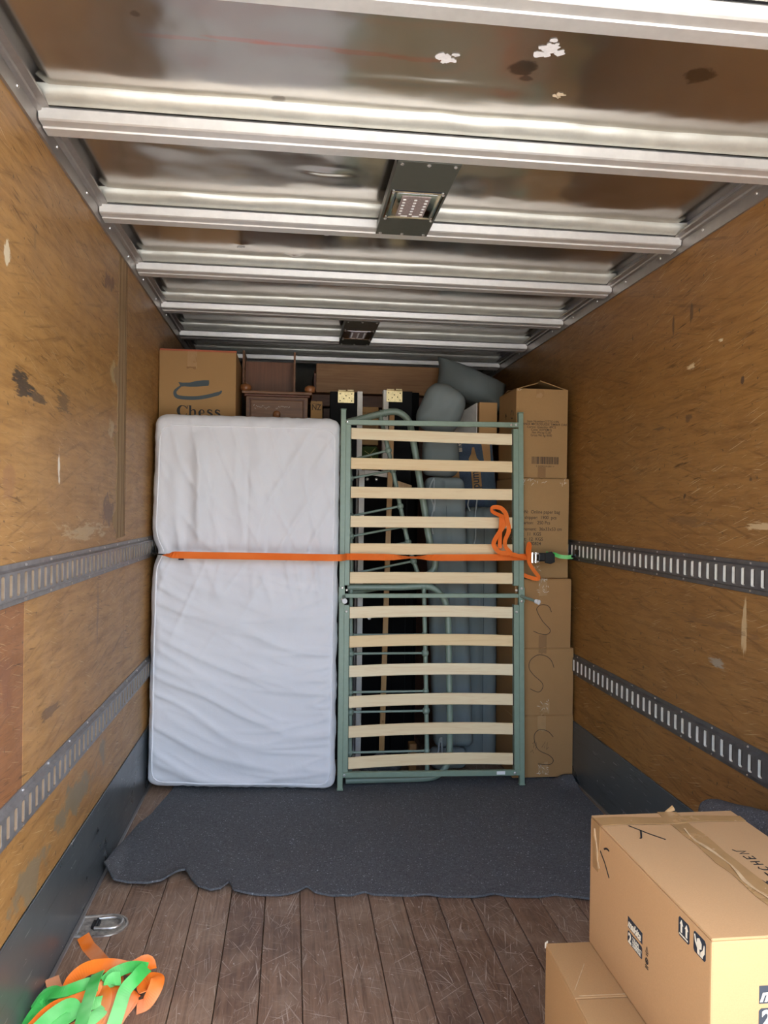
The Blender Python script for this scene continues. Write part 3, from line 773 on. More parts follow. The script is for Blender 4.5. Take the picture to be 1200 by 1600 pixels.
SLOT = [(.785,.585)]
for k, (za, zb) in enumerate(SL):
    mb = MB(); n = 12; vs = []; fs = []
    za = za if k else 1.768; zb = zb if k else 1.757
    for i in range(n+1):
        u = i/n; x = .288+(.842)*u; z = za+(zb-za)*u
        bow = 4*u*(1-u)
        for dz, dy in ((-.0285, -.0045), (.0285, -.0045), (.0285, .0045), (-.0285, .0045)):
            p = BP(x, z+dz+(.006*bow if k >= 6 else 0), .012+dy+.016*bow); vs.append(p)
    for i in range(n):
        for c in range(4): fs.append((i*4+c, i*4+(c+1) % 4, i*4+4+(c+1) % 4, i*4+4+c))
    fs += [(3,2,1,0), tuple(range(n*4, n*4+4))]
    mb.add(vs, fs)
    so = build(mb, 'slat', M['slat'], bed, bevel=.0025)
    if k == 0:
        mb = MB(); mb.prism([(.915+.022*math.cos(a*PI/5), 1.768+.009*math.sin(a*PI/5)) for a in range(10)], lambda a, b, d: BP(a, b, .0218+d), 0, .0006)
        mb.prism([(.925+.008*math.cos(a*PI/5), 1.784+.004*math.sin(a*PI/5)) for a in range(10)], lambda a, b, d: BP(a, b, .0218+d), 0, .0006)
        build(mb, 'knot', M['slat_knot'], so)
    for x in (.289, 1.129):
        build(MB().bar(BP(x, (za if x < .5 else zb)-.03, .011), BP(x, (za if x < .5 else zb)+.03, .011), .008, .018), 'slat_holder', M['hook'], bed, bevel=.002)
for x, z in ((.271, 1.823), (1.115, 1.830), (1.140, 1.831), (.273, .088), (1.128, .077), (.277, .985), (1.141, .985), (.276, .880), (1.141, .875), (1.166, .995), (1.166, .93), (.254, .997), (.254, .94)):
    p = BP(x, z, -.014); build(MB().lathe([(.007, 0), (.0065, -.003), (.003, -.005)], (p[0], p[1]+(.008 if .27 < x < 1.145 and .1 < z < 1.8 else 0), z), 'y', 8), 'bolt', M['bolt'], bed)
for s, x0, x1, y1, z1 in ((1, 1.160, 1.222, 3.72, .938), (-1, .262, .262, 3.745, .940)):
    a = Vector(BP(x0, .957, -.01)); b_ = Vector((x1, y1, z1))
    lg = build(MB().tube([a, b_], .0075, 10), 'folding_leg', M['sage_dark'], bed, smooth=True)
    build(MB().tube([a+(b_-a)*.86, a+(b_-a)*1.04, a+(b_-a)*1.05], [.0115, .0125, .006], 12), 'leg_cap', M['white_plastic'], lg, smooth=True)
    build(MB().bar(BP(.252 if s < 0 else 1.1665, .925, -.0145), BP(.252 if s < 0 else 1.1665, 1.0, -.0145), .030, .003), 'hinge_plate', M['sage'], bed, bevel=.001)

# ------------------------------------------------------------------ two tubular bed ends
LP = lambda x, z: (x, 3.835+BK*z, z)
e1 = thing('bed_end', 'sage tubular metal bed end behind the lower half of the slatted base', 'bed end', (.55, 3.84, BZ), 'tubular bed ends behind the slats')
zt = .992; zbm = .036
outer = [LP(.285, zt)]+[LP(.40, zt), LP(.55, zt)]+[LP(x, z) for x, z in ((.665, .998), (.72, .990), (.765, .955), (.793, .90), (.803, .82), (.807, .60), (.811, .40), (.812, .20), (.805, .13), (.785, .08), (.745, .048), (.68, zbm), (.50, zbm), (.285, zbm))]
build(MB().tube(crom(outer, 4), .0165, 14), 'arch_tube', M['sage_dark'], e1, smooth=True)
build(MB().tube([LP(.664, .9985), LP(.672, .9985)], .0205, 14).tube([LP(.684, .998), LP(.690, .998)], .0205, 14), 'collar', M['sage_dark'], e1, smooth=True)
build(MB().tube([LP(.304, zt), LP(.304, .5), LP(.306, zbm)], .0115, 12), 'inner_post', M['sage_dark'], e1, smooth=True)
build(MB().tube([LP(.676, zt), LP(.684, .7), LP(.690, .45), LP(.697, zbm)], .0115, 12), 'inner_post', M['sage_dark'], e1, smooth=True)
for z in (.753, .660, .469, .371, .172):
    xr = .676+(.992-z)*.022
    build(MB().tube([LP(.304, z), LP(xr, z)], .0062, 10), 'spindle', M['sage_dark'], e1, smooth=True)
    for x in (.304, xr):
        p = LP(x, z); build(MB().ball(p, .0195 if abs(z-.66) < .01 or abs(z-.371) < .01 else .0165, 14), 'ball', M['sage_dark'], e1, smooth=True)

UP = lambda x, z, dy=0.: (x, 3.925+.045*z+dy, z)
e2 = thing('bed_end', 'sage tubular metal bed end tilted behind the upper half of the slatted base', 'bed end', (.55, 3.99, .97), 'tubular bed ends behind the slats')
arch = [(.286,1.838),(.38,1.864),(.46,1.886),(.515,1.898),(.56,1.890),(.605,1.845),(.628,1.74),(.645,1.644),(.680,1.443),(.712,1.249),(.735,1.165),(.748,1.115),(.738,1.075),(.700,1.045),(.618,1.018),(.45,.985),(.295,.957)]
build(MB().tube(crom([UP(x, z) for x, z in arch], 4), .0175, 14), 'arch_tube', M['sage_dark'], e2, smooth=True)
build(MB().tube([UP(.452, 1.884), UP(.460, 1.886)], .0215, 14).tube([UP(.474, 1.889), UP(.481, 1.891)], .0215, 14), 'collar', M['sage_dark'], e2, smooth=True)
build(MB().tube([UP(x, z) for x, z in ((.452,1.875),(.497,1.694),(.532,1.541),(.561,1.405),(.603,1.215),(.633,1.121),(.664,1.036))], .0115, 12), 'inner_post', M['sage_dark'], e2, smooth=True)
build(MB().tube([UP(.290, 1.835), UP(.302, 1.40), UP(.312, .965)], .0115, 12), 'inner_post', M['sage_dark'], e2, smooth=True)
for (xa, za), (xb, zb) in (((.496,1.694),(.300,1.640)), ((.520,1.591),(.300,1.545)), ((.561,1.405),(.304,1.350)), ((.584,1.300),(.305,1.245)), ((.603,1.218),(.306,1.155)), ((.633,1.121),(.308,1.052))):
    build(MB().tube([UP(xa, za), UP(xb, zb)], .0062, 10), 'spindle', M['sage_dark'], e2, smooth=True)
    for x, z in ((xa, za), (xb, zb)): build(MB().ball(UP(x, z), .0185, 14), 'ball', M['sage_dark'], e2, smooth=True)

# ------------------------------------------------------------------ cartons
def carton(name, label, x0, x1, y0, y1, z0, z1, mat, cat='box', closed=True, group=None, bev=.003, seam='y'):
    t = thing(name, label, cat, ((x0+x1)/2, (y0+y1)/2, z0), group)
    W = .0045
    if closed:
        build(MB().box((x0, y0, z0), (x1, y1, z1-.0045)), 'carton_body', mat, t, bevel=bev, seg=2)
        cx, cy = (x0+x1)/2, (y0+y1)/2
        if seam == 'y':
            build(MB().box((x0+.001, y0+.001, z1-.005), (cx-.001, y1-.001, z1)), 'flap', mat, t, bevel=.0015)
            build(MB().box((cx+.001, y0+.001, z1-.005), (x1-.001, y1-.001, z1)), 'flap', mat, t, bevel=.0015)
        else:
            build(MB().box((x0+.001, y0+.001, z1-.005), (x1-.001, cy-.001, z1)), 'flap', mat, t, bevel=.0015)
            build(MB().box((x0+.001, cy+.001, z1-.005), (x1-.001, y1-.001, z1)), 'flap', mat, t, bevel=.0015)
    else:
        mb = MB().box((x0, y0, z0), (x1, y0+W, z1)).box((x0, y1-W, z0), (x1, y1, z1)).box((x0, y0+W, z0), (x0+W, y1-W, z1)).box((x1-W, y0+W, z0), (x1, y1-W, z1)).box((x0+W, y0+W, z0), (x1-W, y1-W, z0+W))
        build(mb, 'carton_body', mat, t)
    return t
def fpl(y): return lambda a, b, d: (a, y-d, b)          # plane facing the viewer
def front_tape(t, y, x0, x1, z0, z1, mat=None, name='tape_strip', jag=.004):
    rnd = random.Random(int(z1*1000)); n = 5
    bot = [(x0+(x1-x0)*k/n, z0+(rnd.random()-.5)*2*jag) for k in range(n+1)]
    top_ = [(x1-(x1-x0)*k/n, z1+(rnd.random()-.5)*jag) for k in range(n+1)]
    return build(MB().prism(bot+top_, fpl(y), 0, .0007), name, mat or M['tape'], t)
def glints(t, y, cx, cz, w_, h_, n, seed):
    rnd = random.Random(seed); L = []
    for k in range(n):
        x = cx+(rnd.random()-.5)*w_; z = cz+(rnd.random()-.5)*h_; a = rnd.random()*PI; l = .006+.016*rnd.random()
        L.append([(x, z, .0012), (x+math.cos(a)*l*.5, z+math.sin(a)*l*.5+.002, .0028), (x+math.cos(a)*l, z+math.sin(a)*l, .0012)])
    strokes(L, fpl(y), .002, M['tape_glint'], t, 'painted_tape_glints')  # short pale strokes paint the glints of light on crumpled tape

# right-hand stack, bottom to top
SX0 = 1.150
st = [(.0, .335), (.3355, .682), (.6825, 1.040)]
labs = ['brown moving carton with thin pen S, lowest of the right stack on the felt', 'brown moving carton with large pen S, second from the bottom of the right stack', 'brown moving carton with pen S beside white leg cap, third up the right stack']
scr = [[(1.360,.223),(1.329,.253),(1.284,.261),(1.258,.228),(1.279,.161),(1.341,.127),(1.362,.100),(1.342,.080),(1.280,.085)],
       [(1.358,.581),(1.345,.615),(1.318,.640),(1.272,.648),(1.232,.620),(1.226,.580),(1.250,.545),(1.291,.509),(1.301,.486),(1.290,.462),(1.270,.457),(1.233,.473)],
       [(1.340,.869),(1.330,.893),(1.312,.905),(1.285,.906),(1.265,.893),(1.264,.873),(1.293,.823),(1.331,.783),(1.334,.765),(1.315,.753),(1.280,.757),(1.246,.771)]]
for k, (za, zb) in enumerate(st):
    x1 = (1.470, 1.467, 1.449)[k]; yf = 3.865
    t = carton('moving_carton', labs[k], SX0-.005, x1-.004, yf, yf+.385, za+(BZ+.001 if k == 0 else .0), zb, M['card2'], group='brown cartons stacked by the right wall')
    strokes([smooth2(scr[k], 5)], fpl(yf), .0032, M['ink_soft'], t)
    tx = 1.287
    if k == 2: front_tape(t, yf, tx-.015, tx+.028, .955, zb-.002); front_tape(t, yf, tx-.012, tx+.03, za+.003, .75, M['card_dark']); glints(t, yf, 1.29, 1.0, .07, .07, 16, 3)
    if k == 1: front_tape(t, yf, tx-.012, tx+.030, .655, zb-.002, M['card_dark']); front_tape(t, yf, tx-.0, tx+.050, za+.002, .40); glints(t, yf, 1.31, .385, .05, .06, 10, 4)
    if k == 0:
        front_tape(t, yf, tx-.012, tx+.032, .255, zb-.002); front_tape(t, yf, tx-.005, tx+.045, .03, .095); glints(t, yf, 1.31, .045, .06, .04, 12, 5)
        strokes([[(1.25,.19),(1.262,.205),(1.255,.17),(1.272,.196),(1.268,.16)],[(1.30,.17),(1.318,.20),(1.312,.165),(1.33,.195),(1.325,.158),(1.335,.17)],[(1.24,.145),(1.25,.158),(1.256,.14)]], fpl(yf), .0018, M['ink_soft'], t)
# fourth: paper bag carton
t2 = carton('paper_bag_carton', 'tall brown carton printed with paper bag quantities, fourth up the right stack', 1.146, 1.440, 3.905, 4.255, 1.0405, 1.560, M['card'], group='brown cartons stacked by the right wall')
for k, s in enumerate(('DESCRIPTION:  Online paper bag', 'pcs per shipper:  1900  pcs', 'Per Carton:   250 Pcs', 'measurement:  36x33x53 cm', 'N.weight:  11  KGS', 'G.weight:  12  KGS', 'Code:   280824')):
    xr = (1.392, 1.374, 1.340, 1.404, 1.292, 1.303, 1.292)[k]
    text(s, .0245, (xr, 3.9045, (1.377,1.348,1.321,1.288,1.262,1.236,1.212)[k]), FRONT, M['ink_soft'], t2, bold=.0002, align='RIGHT', sx=.92)
glints(t2, 3.905, 1.25, 1.535, .12, .035, 14, 8); glints(t2, 3.905, 1.41, 1.535, .03, .04, 6, 9); glints(t2, 3.905, 1.27, 1.10, .05, .05, 5, 10)
# fifth: open top carton
t1 = carton('open_top_carton', 'tall brown carton with barcode and raised top flaps, topmost of the right stack', 1.155, 1.433, 3.925, 4.255, 1.5625, 2.028, M['card'], closed=False, group='brown cartons stacked by the right wall')
for k, s in enumerate(('Item Number:OTTO-HN', 'GRANDE MICROSUEDE TIMBER OAK', 'Carton Quantity: 4PCS', 'Cube: 0.070(M3)', 'Net Wt kg:15.00', 'Gross Wt kg:18.00')):
    text(s, .0165, (1.300-.008*(k > 1), 3.9245, 1.853-.0145*k), FRONT, M['ink_soft'], t1, bold=.00015, align='CENTER', sx=(1.0, .98, 1.0, 1, .9, .9)[k])
mb = MB(); rnd = random.Random(5); x = 1.243
while x < 1.386:
    wb_ = rnd.choice((.0016, .0016, .003, .0045)); mb.prism([(x, 1.636), (x+wb_, 1.636), (x+wb_, 1.674), (x, 1.674)], fpl(3.925), 0, .0004); x += wb_+rnd.choice((.0014, .002, .003))
stuff(build(mb, 'barcode', M['ink_soft'], t1))
text('9 347002 016301 >', .0125, (1.315, 3.9245, 1.620), FRONT, M['ink_soft'], t1, align='CENTER')
front_tape(t1, 3.925, 1.262, 1.305, 1.985, 2.027); front_tape(t1, 3.925, 1.275, 1.318, 1.565, 1.62, M['card_dark']); glints(t1, 3.925, 1.172, 2.015, .02, .02, 4, 11)
LS = lambda a, b, d: (1.155-d, a, b)
strokes([[(4.00+.022*math.cos(a), 1.90+.022*math.sin(a)) for a in (b_+k*.35 for k in range(5))] for b_ in (0, 2.1, 4.2)], LS, .006, M['ink_soft'], t1, 'printed_symbol')
strokes([[(4.12, 1.885), (4.12, 1.915)], [(4.105, 1.9), (4.12, 1.917), (4.135, 1.9)]], LS, .005, M['ink_soft'], t1, 'printed_symbol')
def quad_sheet(p, th=.004):
    p = [Vector(q) for q in p]; n = (p[1]-p[0]).cross(p[2]-p[0]).normalized()*th
    return MB().add([*p, *[q+n for q in p]], [(0,1,2,3),(7,6,5,4),(0,4,5,1),(1,5,6,2),(2,6,7,3),(3,7,4,0)])
build(quad_sheet([(1.157, 3.93, 2.028), (1.157, 4.25, 2.028), (1.283, 4.24, 2.078), (1.283, 3.965, 2.068)]), 'flap', M['card'], t1)
build(quad_sheet([(1.431, 4.25, 2.028), (1.431, 3.93, 2.028), (1.302, 3.985, 2.083), (1.302, 4.24, 2.083)]), 'flap', M['card'], t1)
build(quad_sheet([(1.16, 4.253, 2.028), (1.43, 4.253, 2.028), (1.42, 4.14, 2.05), (1.17, 4.14, 2.05)]), 'flap', M['card_dark'], t1)

# ------------------------------------------------------------------ goods behind the mattress
sup = carton('tall_carton', 'tall plain carton standing behind the white mattress, under the printed moving box', XL+.02, .165, 4.12, 4.80, .001, 1.70, M['card2'])
ch = carton('chess_carton', 'brown moving box with red edge and dark curved brush mark, left above the mattress', XL+.004, -.297, 4.10, 4.60, 1.7015, 2.200, M['card'])
build(MB().box((XL+.006, 4.0975, 2.191), (-.295, 4.0995, 2.2)), 'red_edge', M['red_edge'], ch)['label'] = 'thin red printed top edge'
front_tape(ch, 4.10, -.545, -.497, 2.105, 2.199, M['tape'])
front_tape(ch, 4.0992, -.549, -.502, 2.102, 2.112, M['card_dark'], 'torn_tape_end')
k0 = .003391*140/1200; cx0 = -.707; cz0 = 2.2135
cp = lambda a, b: (cx0+(a-25)*k0, cz0-b*k0+.0)
sw1 = [(322,463),(350,467),(380,470),(470,465),(560,440),(640,430),(714,428),(716,470),(708,500),(640,507),(560,517),(470,521),(400,517),(355,522),(345,508)]
sw2 = [(345,512),(360,530),(325,560),(300,590),(298,612),(330,632),(400,642),(520,644),(620,636),(720,612),(800,588),(850,570),(864,556),(862,540),(876,524),(886,545),(891,585),(886,604),(820,632),(740,656),(640,676),(540,688),(430,690),(350,680),(305,672),(280,640),(262,598),(275,565),(310,535)]
mb = MB()
for pol in (sw1,): mb.prism([cp(*p) for p in pol], fpl(4.10), 0, .0006)
c_out = [(352,516),(318,545),(282,585),(284,628),(320,658),(420,668),(540,666),(660,648),(760,622),(850,592),(878,560)]
mb.ribbon([(*[cp(a, b)[0]], 4.0996, cp(a, b)[1]) for a, b in [(q.x, q.y) for q in crom([(a, b, 0) for a, b in c_out], 4)]], [w_*k0 for w_ in [22+26*min(1, i/14) if i < 36 else 48-max(0, i-34)*5 for i in range(41)]], .0006, (0,-1,0))
build(mb, 'brush_mark', M['swoosh'], ch)
def glyphs(t, y, chars, mat):
    mb = MB(); n = 0
    for L in chars:
        pts = crom([(p[0], p[1], p[2]) for p in L], 5)
        mb.ribbon([(cp(p.x, p.y)[0], y-.0004-n*.00006, cp(p.x, p.y)[1]) for p in pts], [p.z*k0 for p in pts], .0005, (0,-1,0)); n += 1
    return build(mb, 'printed_word', mat, t)
def Sg(x): return [[(x+66,836,4),(x+52,820,12),(x+30,816,16),(x+14,830,20),(x+20,848,24),(x+48,862,26),(x+66,878,24),(x+62,900,18),(x+36,912,14),(x+12,902,10),(x+2,884,4)],[(x+66,815,7),(x+66,842,7)],[(x+2,880,7),(x+2,912,7)]]
def Eg(x): return [[(x+16,862,9),(x+66,860,9)],[(x+70,862,10),(x+66,836,16),(x+46,818,9),(x+24,826,18),(x+12,858,30),(x+22,894,24),(x+46,910,10),(x+72,892,6)]]
glyphs(ch, 4.10, [[(432,806,6),(416,782,12),(386,770,9),(352,778,20),(330,810,36),(326,838,40),(332,868,34),(356,896,16),(390,904,9),(420,892,8),(438,868,5)],[(438,765,10),(438,810,10)],
    [(478,770,26),(478,905,26)],[(455,768,8),(490,768,8)],[(455,906,9),(502,906,9)],[(488,838,6),(512,820,12),(532,826,22),(540,850,26),(540,905,26)],[(518,906,9),(565,906,9)],
    *Eg(585), *Sg(690), *Sg(790)], M['ink'])

# bedside cabinet, upside down with round feet up
bs = thing('bedside_cabinet', 'brown wooden bedside cabinet upside down with round feet up, above the mattress', 'cabinet', (-.085, 4.5, 1.7015))
bx0, bx1, by0, by1 = -.258, .082, 4.33, 4.70
build(MB().box((bx0, by0, 1.7015), (bx1, by1, 2.012)), 'carcass', M['cabinet'], bs, bevel=.003)
build(MB().box((bx0-.022, by0-.022, 2.014), (bx1+.022, by1, 2.030)), 'base_board', M['cabinet'], bs, bevel=.004, seg=2)
build(MB().box((bx0-.010, by0-.010, 2.000), (bx1+.010, by0+.01, 2.0145)), 'base_moulding', M['redwood'], bs, bevel=.004)
build(MB().box((bx0+.018, by0-.006, 1.72), (bx0+.024, by0+.002, 1.990)).box((bx1-.024, by0-.006, 1.72), (bx1-.018, by0+.002, 1.990)).box((bx0+.018, by0-.006, 1.984), (bx1-.018, by0+.002, 1.990)), 'drawer_surround', M['redwood'], bs)
dw = build(MB().box((bx0+.026, by0-.014, 1.74), (bx1-.026, by0+.002, 1.981)), 'drawer', M['cabinet'], bs, bevel=.004, seg=2)
build(MB().lathe([(.008,0),(.008,-.012),(.018,-.018),(.021,-.027),(.016,-.036),(.004,-.040)], (-.088, by0-.014, 1.900), 'y', 18), 'knob', M['bun'], dw, smooth=True)
rnd = random.Random(2); L = []
for k in range(26):
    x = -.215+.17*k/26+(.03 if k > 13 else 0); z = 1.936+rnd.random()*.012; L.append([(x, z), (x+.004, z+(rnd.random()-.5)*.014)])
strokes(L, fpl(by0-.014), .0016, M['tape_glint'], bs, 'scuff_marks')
for x in (-.262, .094):
    for y in (by0+.035, by1-.05):
        build(MB().lathe([(.012,0),(.026,.006),(.032,.020),(.029,.034),(.018,.043),(.004,.046)], (x if y < 4.5 else x*.9, y, 2.030), 'z', 18), 'bun_foot', M['bun'], bs, smooth=True)
# upright brown drawer unit between the feet
du = thing('shelf_unit', 'open brown wooden shelf unit standing on the upturned bedside cabinet', 'shelf', (-.15, 4.62, 2.031))
build(MB().box((-.276, 4.56, 2.031), (.000, 4.575, 2.235)), 'back_panel', M['drawer_wood'], du, bevel=.001)
build(MB().box((.000, 4.47, 2.031), (.012, 4.74, 2.280)), 'side_panel', M['cabinet'], du, bevel=.001)
build(MB().box((-.288, 4.47, 2.031), (-.276, 4.74, 2.280)), 'side_panel', M['cabinet'], du, bevel=.001)
build(MB().box((-.276, 4.70, 2.031), (.0, 4.712, 2.265)), 'rear_panel', M['back_wall'], du)
# dark red cabinet, long oak chest on it
rc = thing('mahogany_cabinet', 'tall dark red wooden cabinet under the long pale wood chest', 'cabinet', (.60, 5.1, .001))
build(MB().box((.19, 4.93, .001), (1.02, 5.42, 2.025)), 'carcass', M['redwood'], rc, bevel=.003)
build(MB().box((.105, 4.86, 2.026), (1.08, 5.44, 2.104)), 'top_board', M['redwood'], rc, bevel=.006, seg=2)
lc = thing('wooden_chest', 'long light brown wooden chest lying high up under the roof bows', 'chest', (.58, 5.05, 2.1045))
build(MB().box((.140, 4.80, 2.105), (1.05, 5.36, 2.283)), 'carcass', M['oak'], lc, bevel=.002)
build(MB().prism([(4.80, 2.110), (5.36, 2.105), (5.36, 2.255), (4.86, 2.25), (4.80, 2.22)], lambda a, b, d: (.139-d, a, b), 0, .012), 'end_panel', M['redwood'], lc)
# NZ carton
nz = carton('small_carton', 'small brown carton lettered NZ between the cabinet and the first black board', .098, .163, 4.33, 4.72, 1.7015, 1.985, M['card'])
text('NZ', .046, (.130, 4.3295, 1.935), FRONT, M['ink_soft'], nz, bold=.0006, align='CENTER', sx=.8)
text('FRAGILE', .010, (.105, 4.3295, 1.968), FRONT, M['ink_soft'], nz)

# black boards with hinge plates
def black_board(x0, x1, y, z1, edge_right, label):
    t = thing('black_board', label, 'board', ((x0+x1)/2, y+.03, .001), 'black boards with hinge plates')
    build(MB().box((x0, y, .001), (x1, y+.05, z1)), 'board_body', M['black'], t, bevel=.002)
    if edge_right: ex = (x1+.0005, x1+.030)
    else: ex = (x0-.030, x0-.0005)
    build(MB().box((ex[0], y-.004, .001), (ex[1], y+.052, z1+.004)), 'white_edging', M['white_edge'], t, bevel=.002)
    hx = (x0+x1)/2+(.012 if edge_right else -.035)
    hp = build(MB().box((hx-.045, y-.0045, z1-.062), (hx+.045, y-.001, z1-.001)).box((hx-.045, y-.0045, z1-.001), (hx+.045, y+.045, z1+.0025)), 'hinge_plate', M['brass'], t, bevel=.001)
    build(MB().tube([(hx-.042, y-.004, z1+.006), (hx-.002, y-.004, z1+.006)], .005, 10).tube([(hx+.008, y-.004, z1+.008), (hx+.042, y-.004, z1+.008)], .005, 10), 'hinge_knuckle', M['brass'], hp, smooth=True)
    for dx, dz in ((-.032,-.012),(.032,-.012),(-.032,-.050),(.032,-.050),(0,-.022),(-.012,-.038),(.018,-.034)):
        build(MB().lathe([(.0034,0),(.003,-.0015),(.002,-.002)], (hx+dx, y-.0045, z1+dz), 'y', 8), 'screw', M['black'], hp)
    return t
b1 = black_board(.203, .352, 4.27, 2.033, True, 'tall black board with white right edge and brass hinge plate, left one')
b2 = black_board(.527, .660, 4.27, 2.046, False, 'tall black board with white left edge and brass hinge plate, near the pillows')
build(MB().box((.662, 4.30, .001), (.704, 4.36, 2.045)), 'side_strip', M['black2'], b2, bevel=.002)
b3 = thing('black_base_panel', 'black fabric panel with white frame leaning low behind the spindles', 'panel', (.46, 4.16, .001))
build(MB().box((.388, 4.155, .001), (.545, 4.20, 1.572)), 'panel_body', M['black2'], b3, bevel=.002)
build(MB().box((.358, 4.150, .001), (.388, 4.205, 1.596)), 'white_edging', M['white_edge'], b3, bevel=.002)
build(MB().prism([(.388, 1.574), (.545, 1.556), (.545, 1.582), (.46, 1.594), (.388, 1.597)], lambda a, b, d: (a, 4.150+d, b), 0, .05), 'top_edging', M['white_edge'], b3)
for x in (.403, .452): build(MB().ball((x, 4.152, 1.548), .009, 10), 'bolt_head', M['bolt'], b3, smooth=True)
build(MB().lathe([(.010,0),(.010,-.003),(.004,-.004)], (.425, 4.155, .80), 'y', 10), 'eyelet', M['bolt'], b3)
b4 = thing('black_case', 'plain black case standing between the pine batten and the blue cushions', 'case', (.61, 4.2, .001))
build(MB().box((.549, 4.17, .001), (.668, 4.25, 1.480)), 'case_body', M['black2'], b4, bevel=.004)
build(MB().box((.622, 4.166, .001), (.626, 4.17, 1.45)), 'case_seam', M['black'], b4)
off = thing('wood_wedge', 'orange brown wedge of wood lying on the black case', 'wood', (.61, 4.2, 1.481))
build(MB().prism([(.552, 1.4805), (.650, 1.4805), (.650, 1.520), (.560, 1.548)], lambda a, b, d: (a, 4.18+d, b), 0, .06), 'wedge_body', M['pine'], off, bevel=.001)
pb = thing('pine_batten', 'long thin pine batten leaning in front of the black boards', 'batten', (.50, 4.13, .012))
build(MB().bar((.4955, 4.118, .0125), (.531, 4.142, 1.93), .028, .014), 'batten_body', M['pine'], pb, bevel=.001)
for z in (.25, .62, .98): build(MB().bar((.4965+.0185*z, 4.1095+.0125*z, z-.006), (.4965+.0185*z, 4.1095+.0125*z, z+.006), .010, .0008), 'knot', M['slat_knot'], pb)
# cartons and green bag seen between the black boards
gb0 = carton('brown_carton', 'brown carton under the green bag, seen between the two black boards', .385, .492, 4.42, 4.80, .001, 1.665, M['card2'])
gb = thing('green_bag', 'dark green bag with straw pattern between the two black boards', 'bag', (.44, 4.6, 1.666))
link_mesh(soft(.105, .36, .085, .02, .02, lambda x, y, z, n: n*.004*mnoise.noise(Vector((x*20, y*9, z*20)))), 'bag_body', M['green_bag'], gb)
strokes([[(.44, 1.70), (.47, 1.735)], [(.44, 1.70), (.485, 1.715)], [(.44, 1.70), (.41, 1.72)], [(.44, 1.70), (.455, 1.675)]], fpl(4.413), .003, M['straw'], gb, 'straw_pattern')
gc = carton('printed_carton', 'brown carton with faint print on the green bag between the black boards', .387, .490, 4.43, 4.80, 1.757, 1.975, M['card'])
text('THIS WAY UP', .013, (.395, 4.4295, 1.935), FRONT, M['ink_soft'], gc, sx=.9)
text('HANDLE WITH CARE', .010, (.392, 4.4295, 1.915), FRONT, M['ink_soft'], gc, sx=.9)
front_tape(gc, 4.43, .40, .475, 1.80, 1.87, M['card_dark'])

# ------------------------------------------------------------------ cushions, pillows
def cushion(name, label, W, T, H, loc, rz=0., seams=(), lean=0., wr=.004, r=.04, rx=0., group=None, shear=0.):
    t = thing(name, label, 'cushion', loc, group)
    def disp(x, y, z, n):
        d = n*(wr*mnoise.noise(Vector((x*7+loc[0]*9, y*5, z*5)))+wr*.5*mnoise.noise(Vector((x*16, y*9, z*14+loc[0]))))
        if n.y < 0:
            for s in seams: d.y += .010*math.exp(-((x-s)/.006)**2)+.010*math.exp(-((x-s)/.022)**2)
        e = abs(2*z/H-1); 
        d.x += shear*(z-H/2)
        return d
    me = soft(W, T, H, r, .011 if seams else .014, disp)
    R = Matrix.Rotation(rz, 4, 'Z') @ Matrix.Rotation(rx, 4, 'X')
    me.transform(R); link_mesh(me, 'cushion_body', M['cushion'], t)
    for s in seams:
        mb = MB(); pts = [R @ (Vector((s, -T/2+.0165, z))+Vector((shear*(z-H/2), 0, 0))) for z in np.linspace(.05, H-.05, 30)]
        mb.tube([p+Vector(loc) for p in pts], .0016, 5); build(mb, 'seam', M['seam'], t)
    return t
cb = cushion('lounge_cushion', 'long blue grey lounge cushion on end, nearer the carton stack, lower top', .190, .095, 1.405, (1.043, 4.197, .001), seams=(.015,), shear=-.006, group='blue grey lounge cushions on end')
build(MB().tube(crom([(.965,4.130,1.385),(.950,4.12,1.42),(.965,4.115,1.468),(.998,4.118,1.455),(.998,4.125,1.41),(.993,4.122,1.36),(.996,4.12,1.25),(.985,4.122,1.19)], 6), .0042, 6), 'tie_cord', M['cord'], cb, smooth=True)
ca = cushion('lounge_cushion', 'long blue grey lounge cushion leaning on end behind the bed tubes, higher top', .212, .105, 1.445, (.845, 4.085, .12), seams=(.0,), shear=-.048, group='blue grey lounge cushions on end')
build(MB().tube(crom([(.745,4.03,1.555),(.730,4.022,1.53),(.720,4.02,1.49),(.733,4.02,1.44),(.743,4.02,1.40),(.730,4.02,1.33),(.743,4.02,1.26)], 6), .0045, 6).tube(crom([(.746,4.025,1.548),(.743,4.02,1.50),(.750,4.02,1.44),(.746,4.02,1.38)], 6), .004, 6), 'tie_cord', M['cord'], ca, smooth=True)
build(MB().tube(crom([(.800,4.025,.185),(.79,4.01,.17),(.785,4.005,.12),(.772,4.005,.085)], 5), .0045, 6).tube(crom([(.805,4.025,.185),(.803,4.01,.16),(.806,4.005,.10)], 5), .0045, 6).ball((.796, 4.012, .168), .009, 8), 'tie_cord', M['cord'], ca, smooth=True)
cl = cushion('flat_cushion', 'short blue grey cushion on the floor directly under the leaning long cushion', .20, .10, .117, (.855, 4.09, .001), r=.04, wr=.006)
lump = thing('grey_bundle', 'small grey fabric bundle on the floor behind the lowest spindles', 'bundle', (.49, 4.06, .001))
link_mesh(soft(.22, .10, .10, .04, .014, lambda x, y, z, n: n*.012*mnoise.noise(Vector((x*14, y*14, z*14)))-Vector((0,0,.05*abs(x)/.13*max(0,z/.085)))), 'bundle_body', M['felt'], lump)
blk = thing('wooden_block', 'small brown wooden block standing on the floor behind the bed end', 'block', (.655, 4.05, .001))
build(MB().box((.635, 4.03, .001), (.672, 4.09, .150)), 'block_body', M['oak'], blk, bevel=.002)

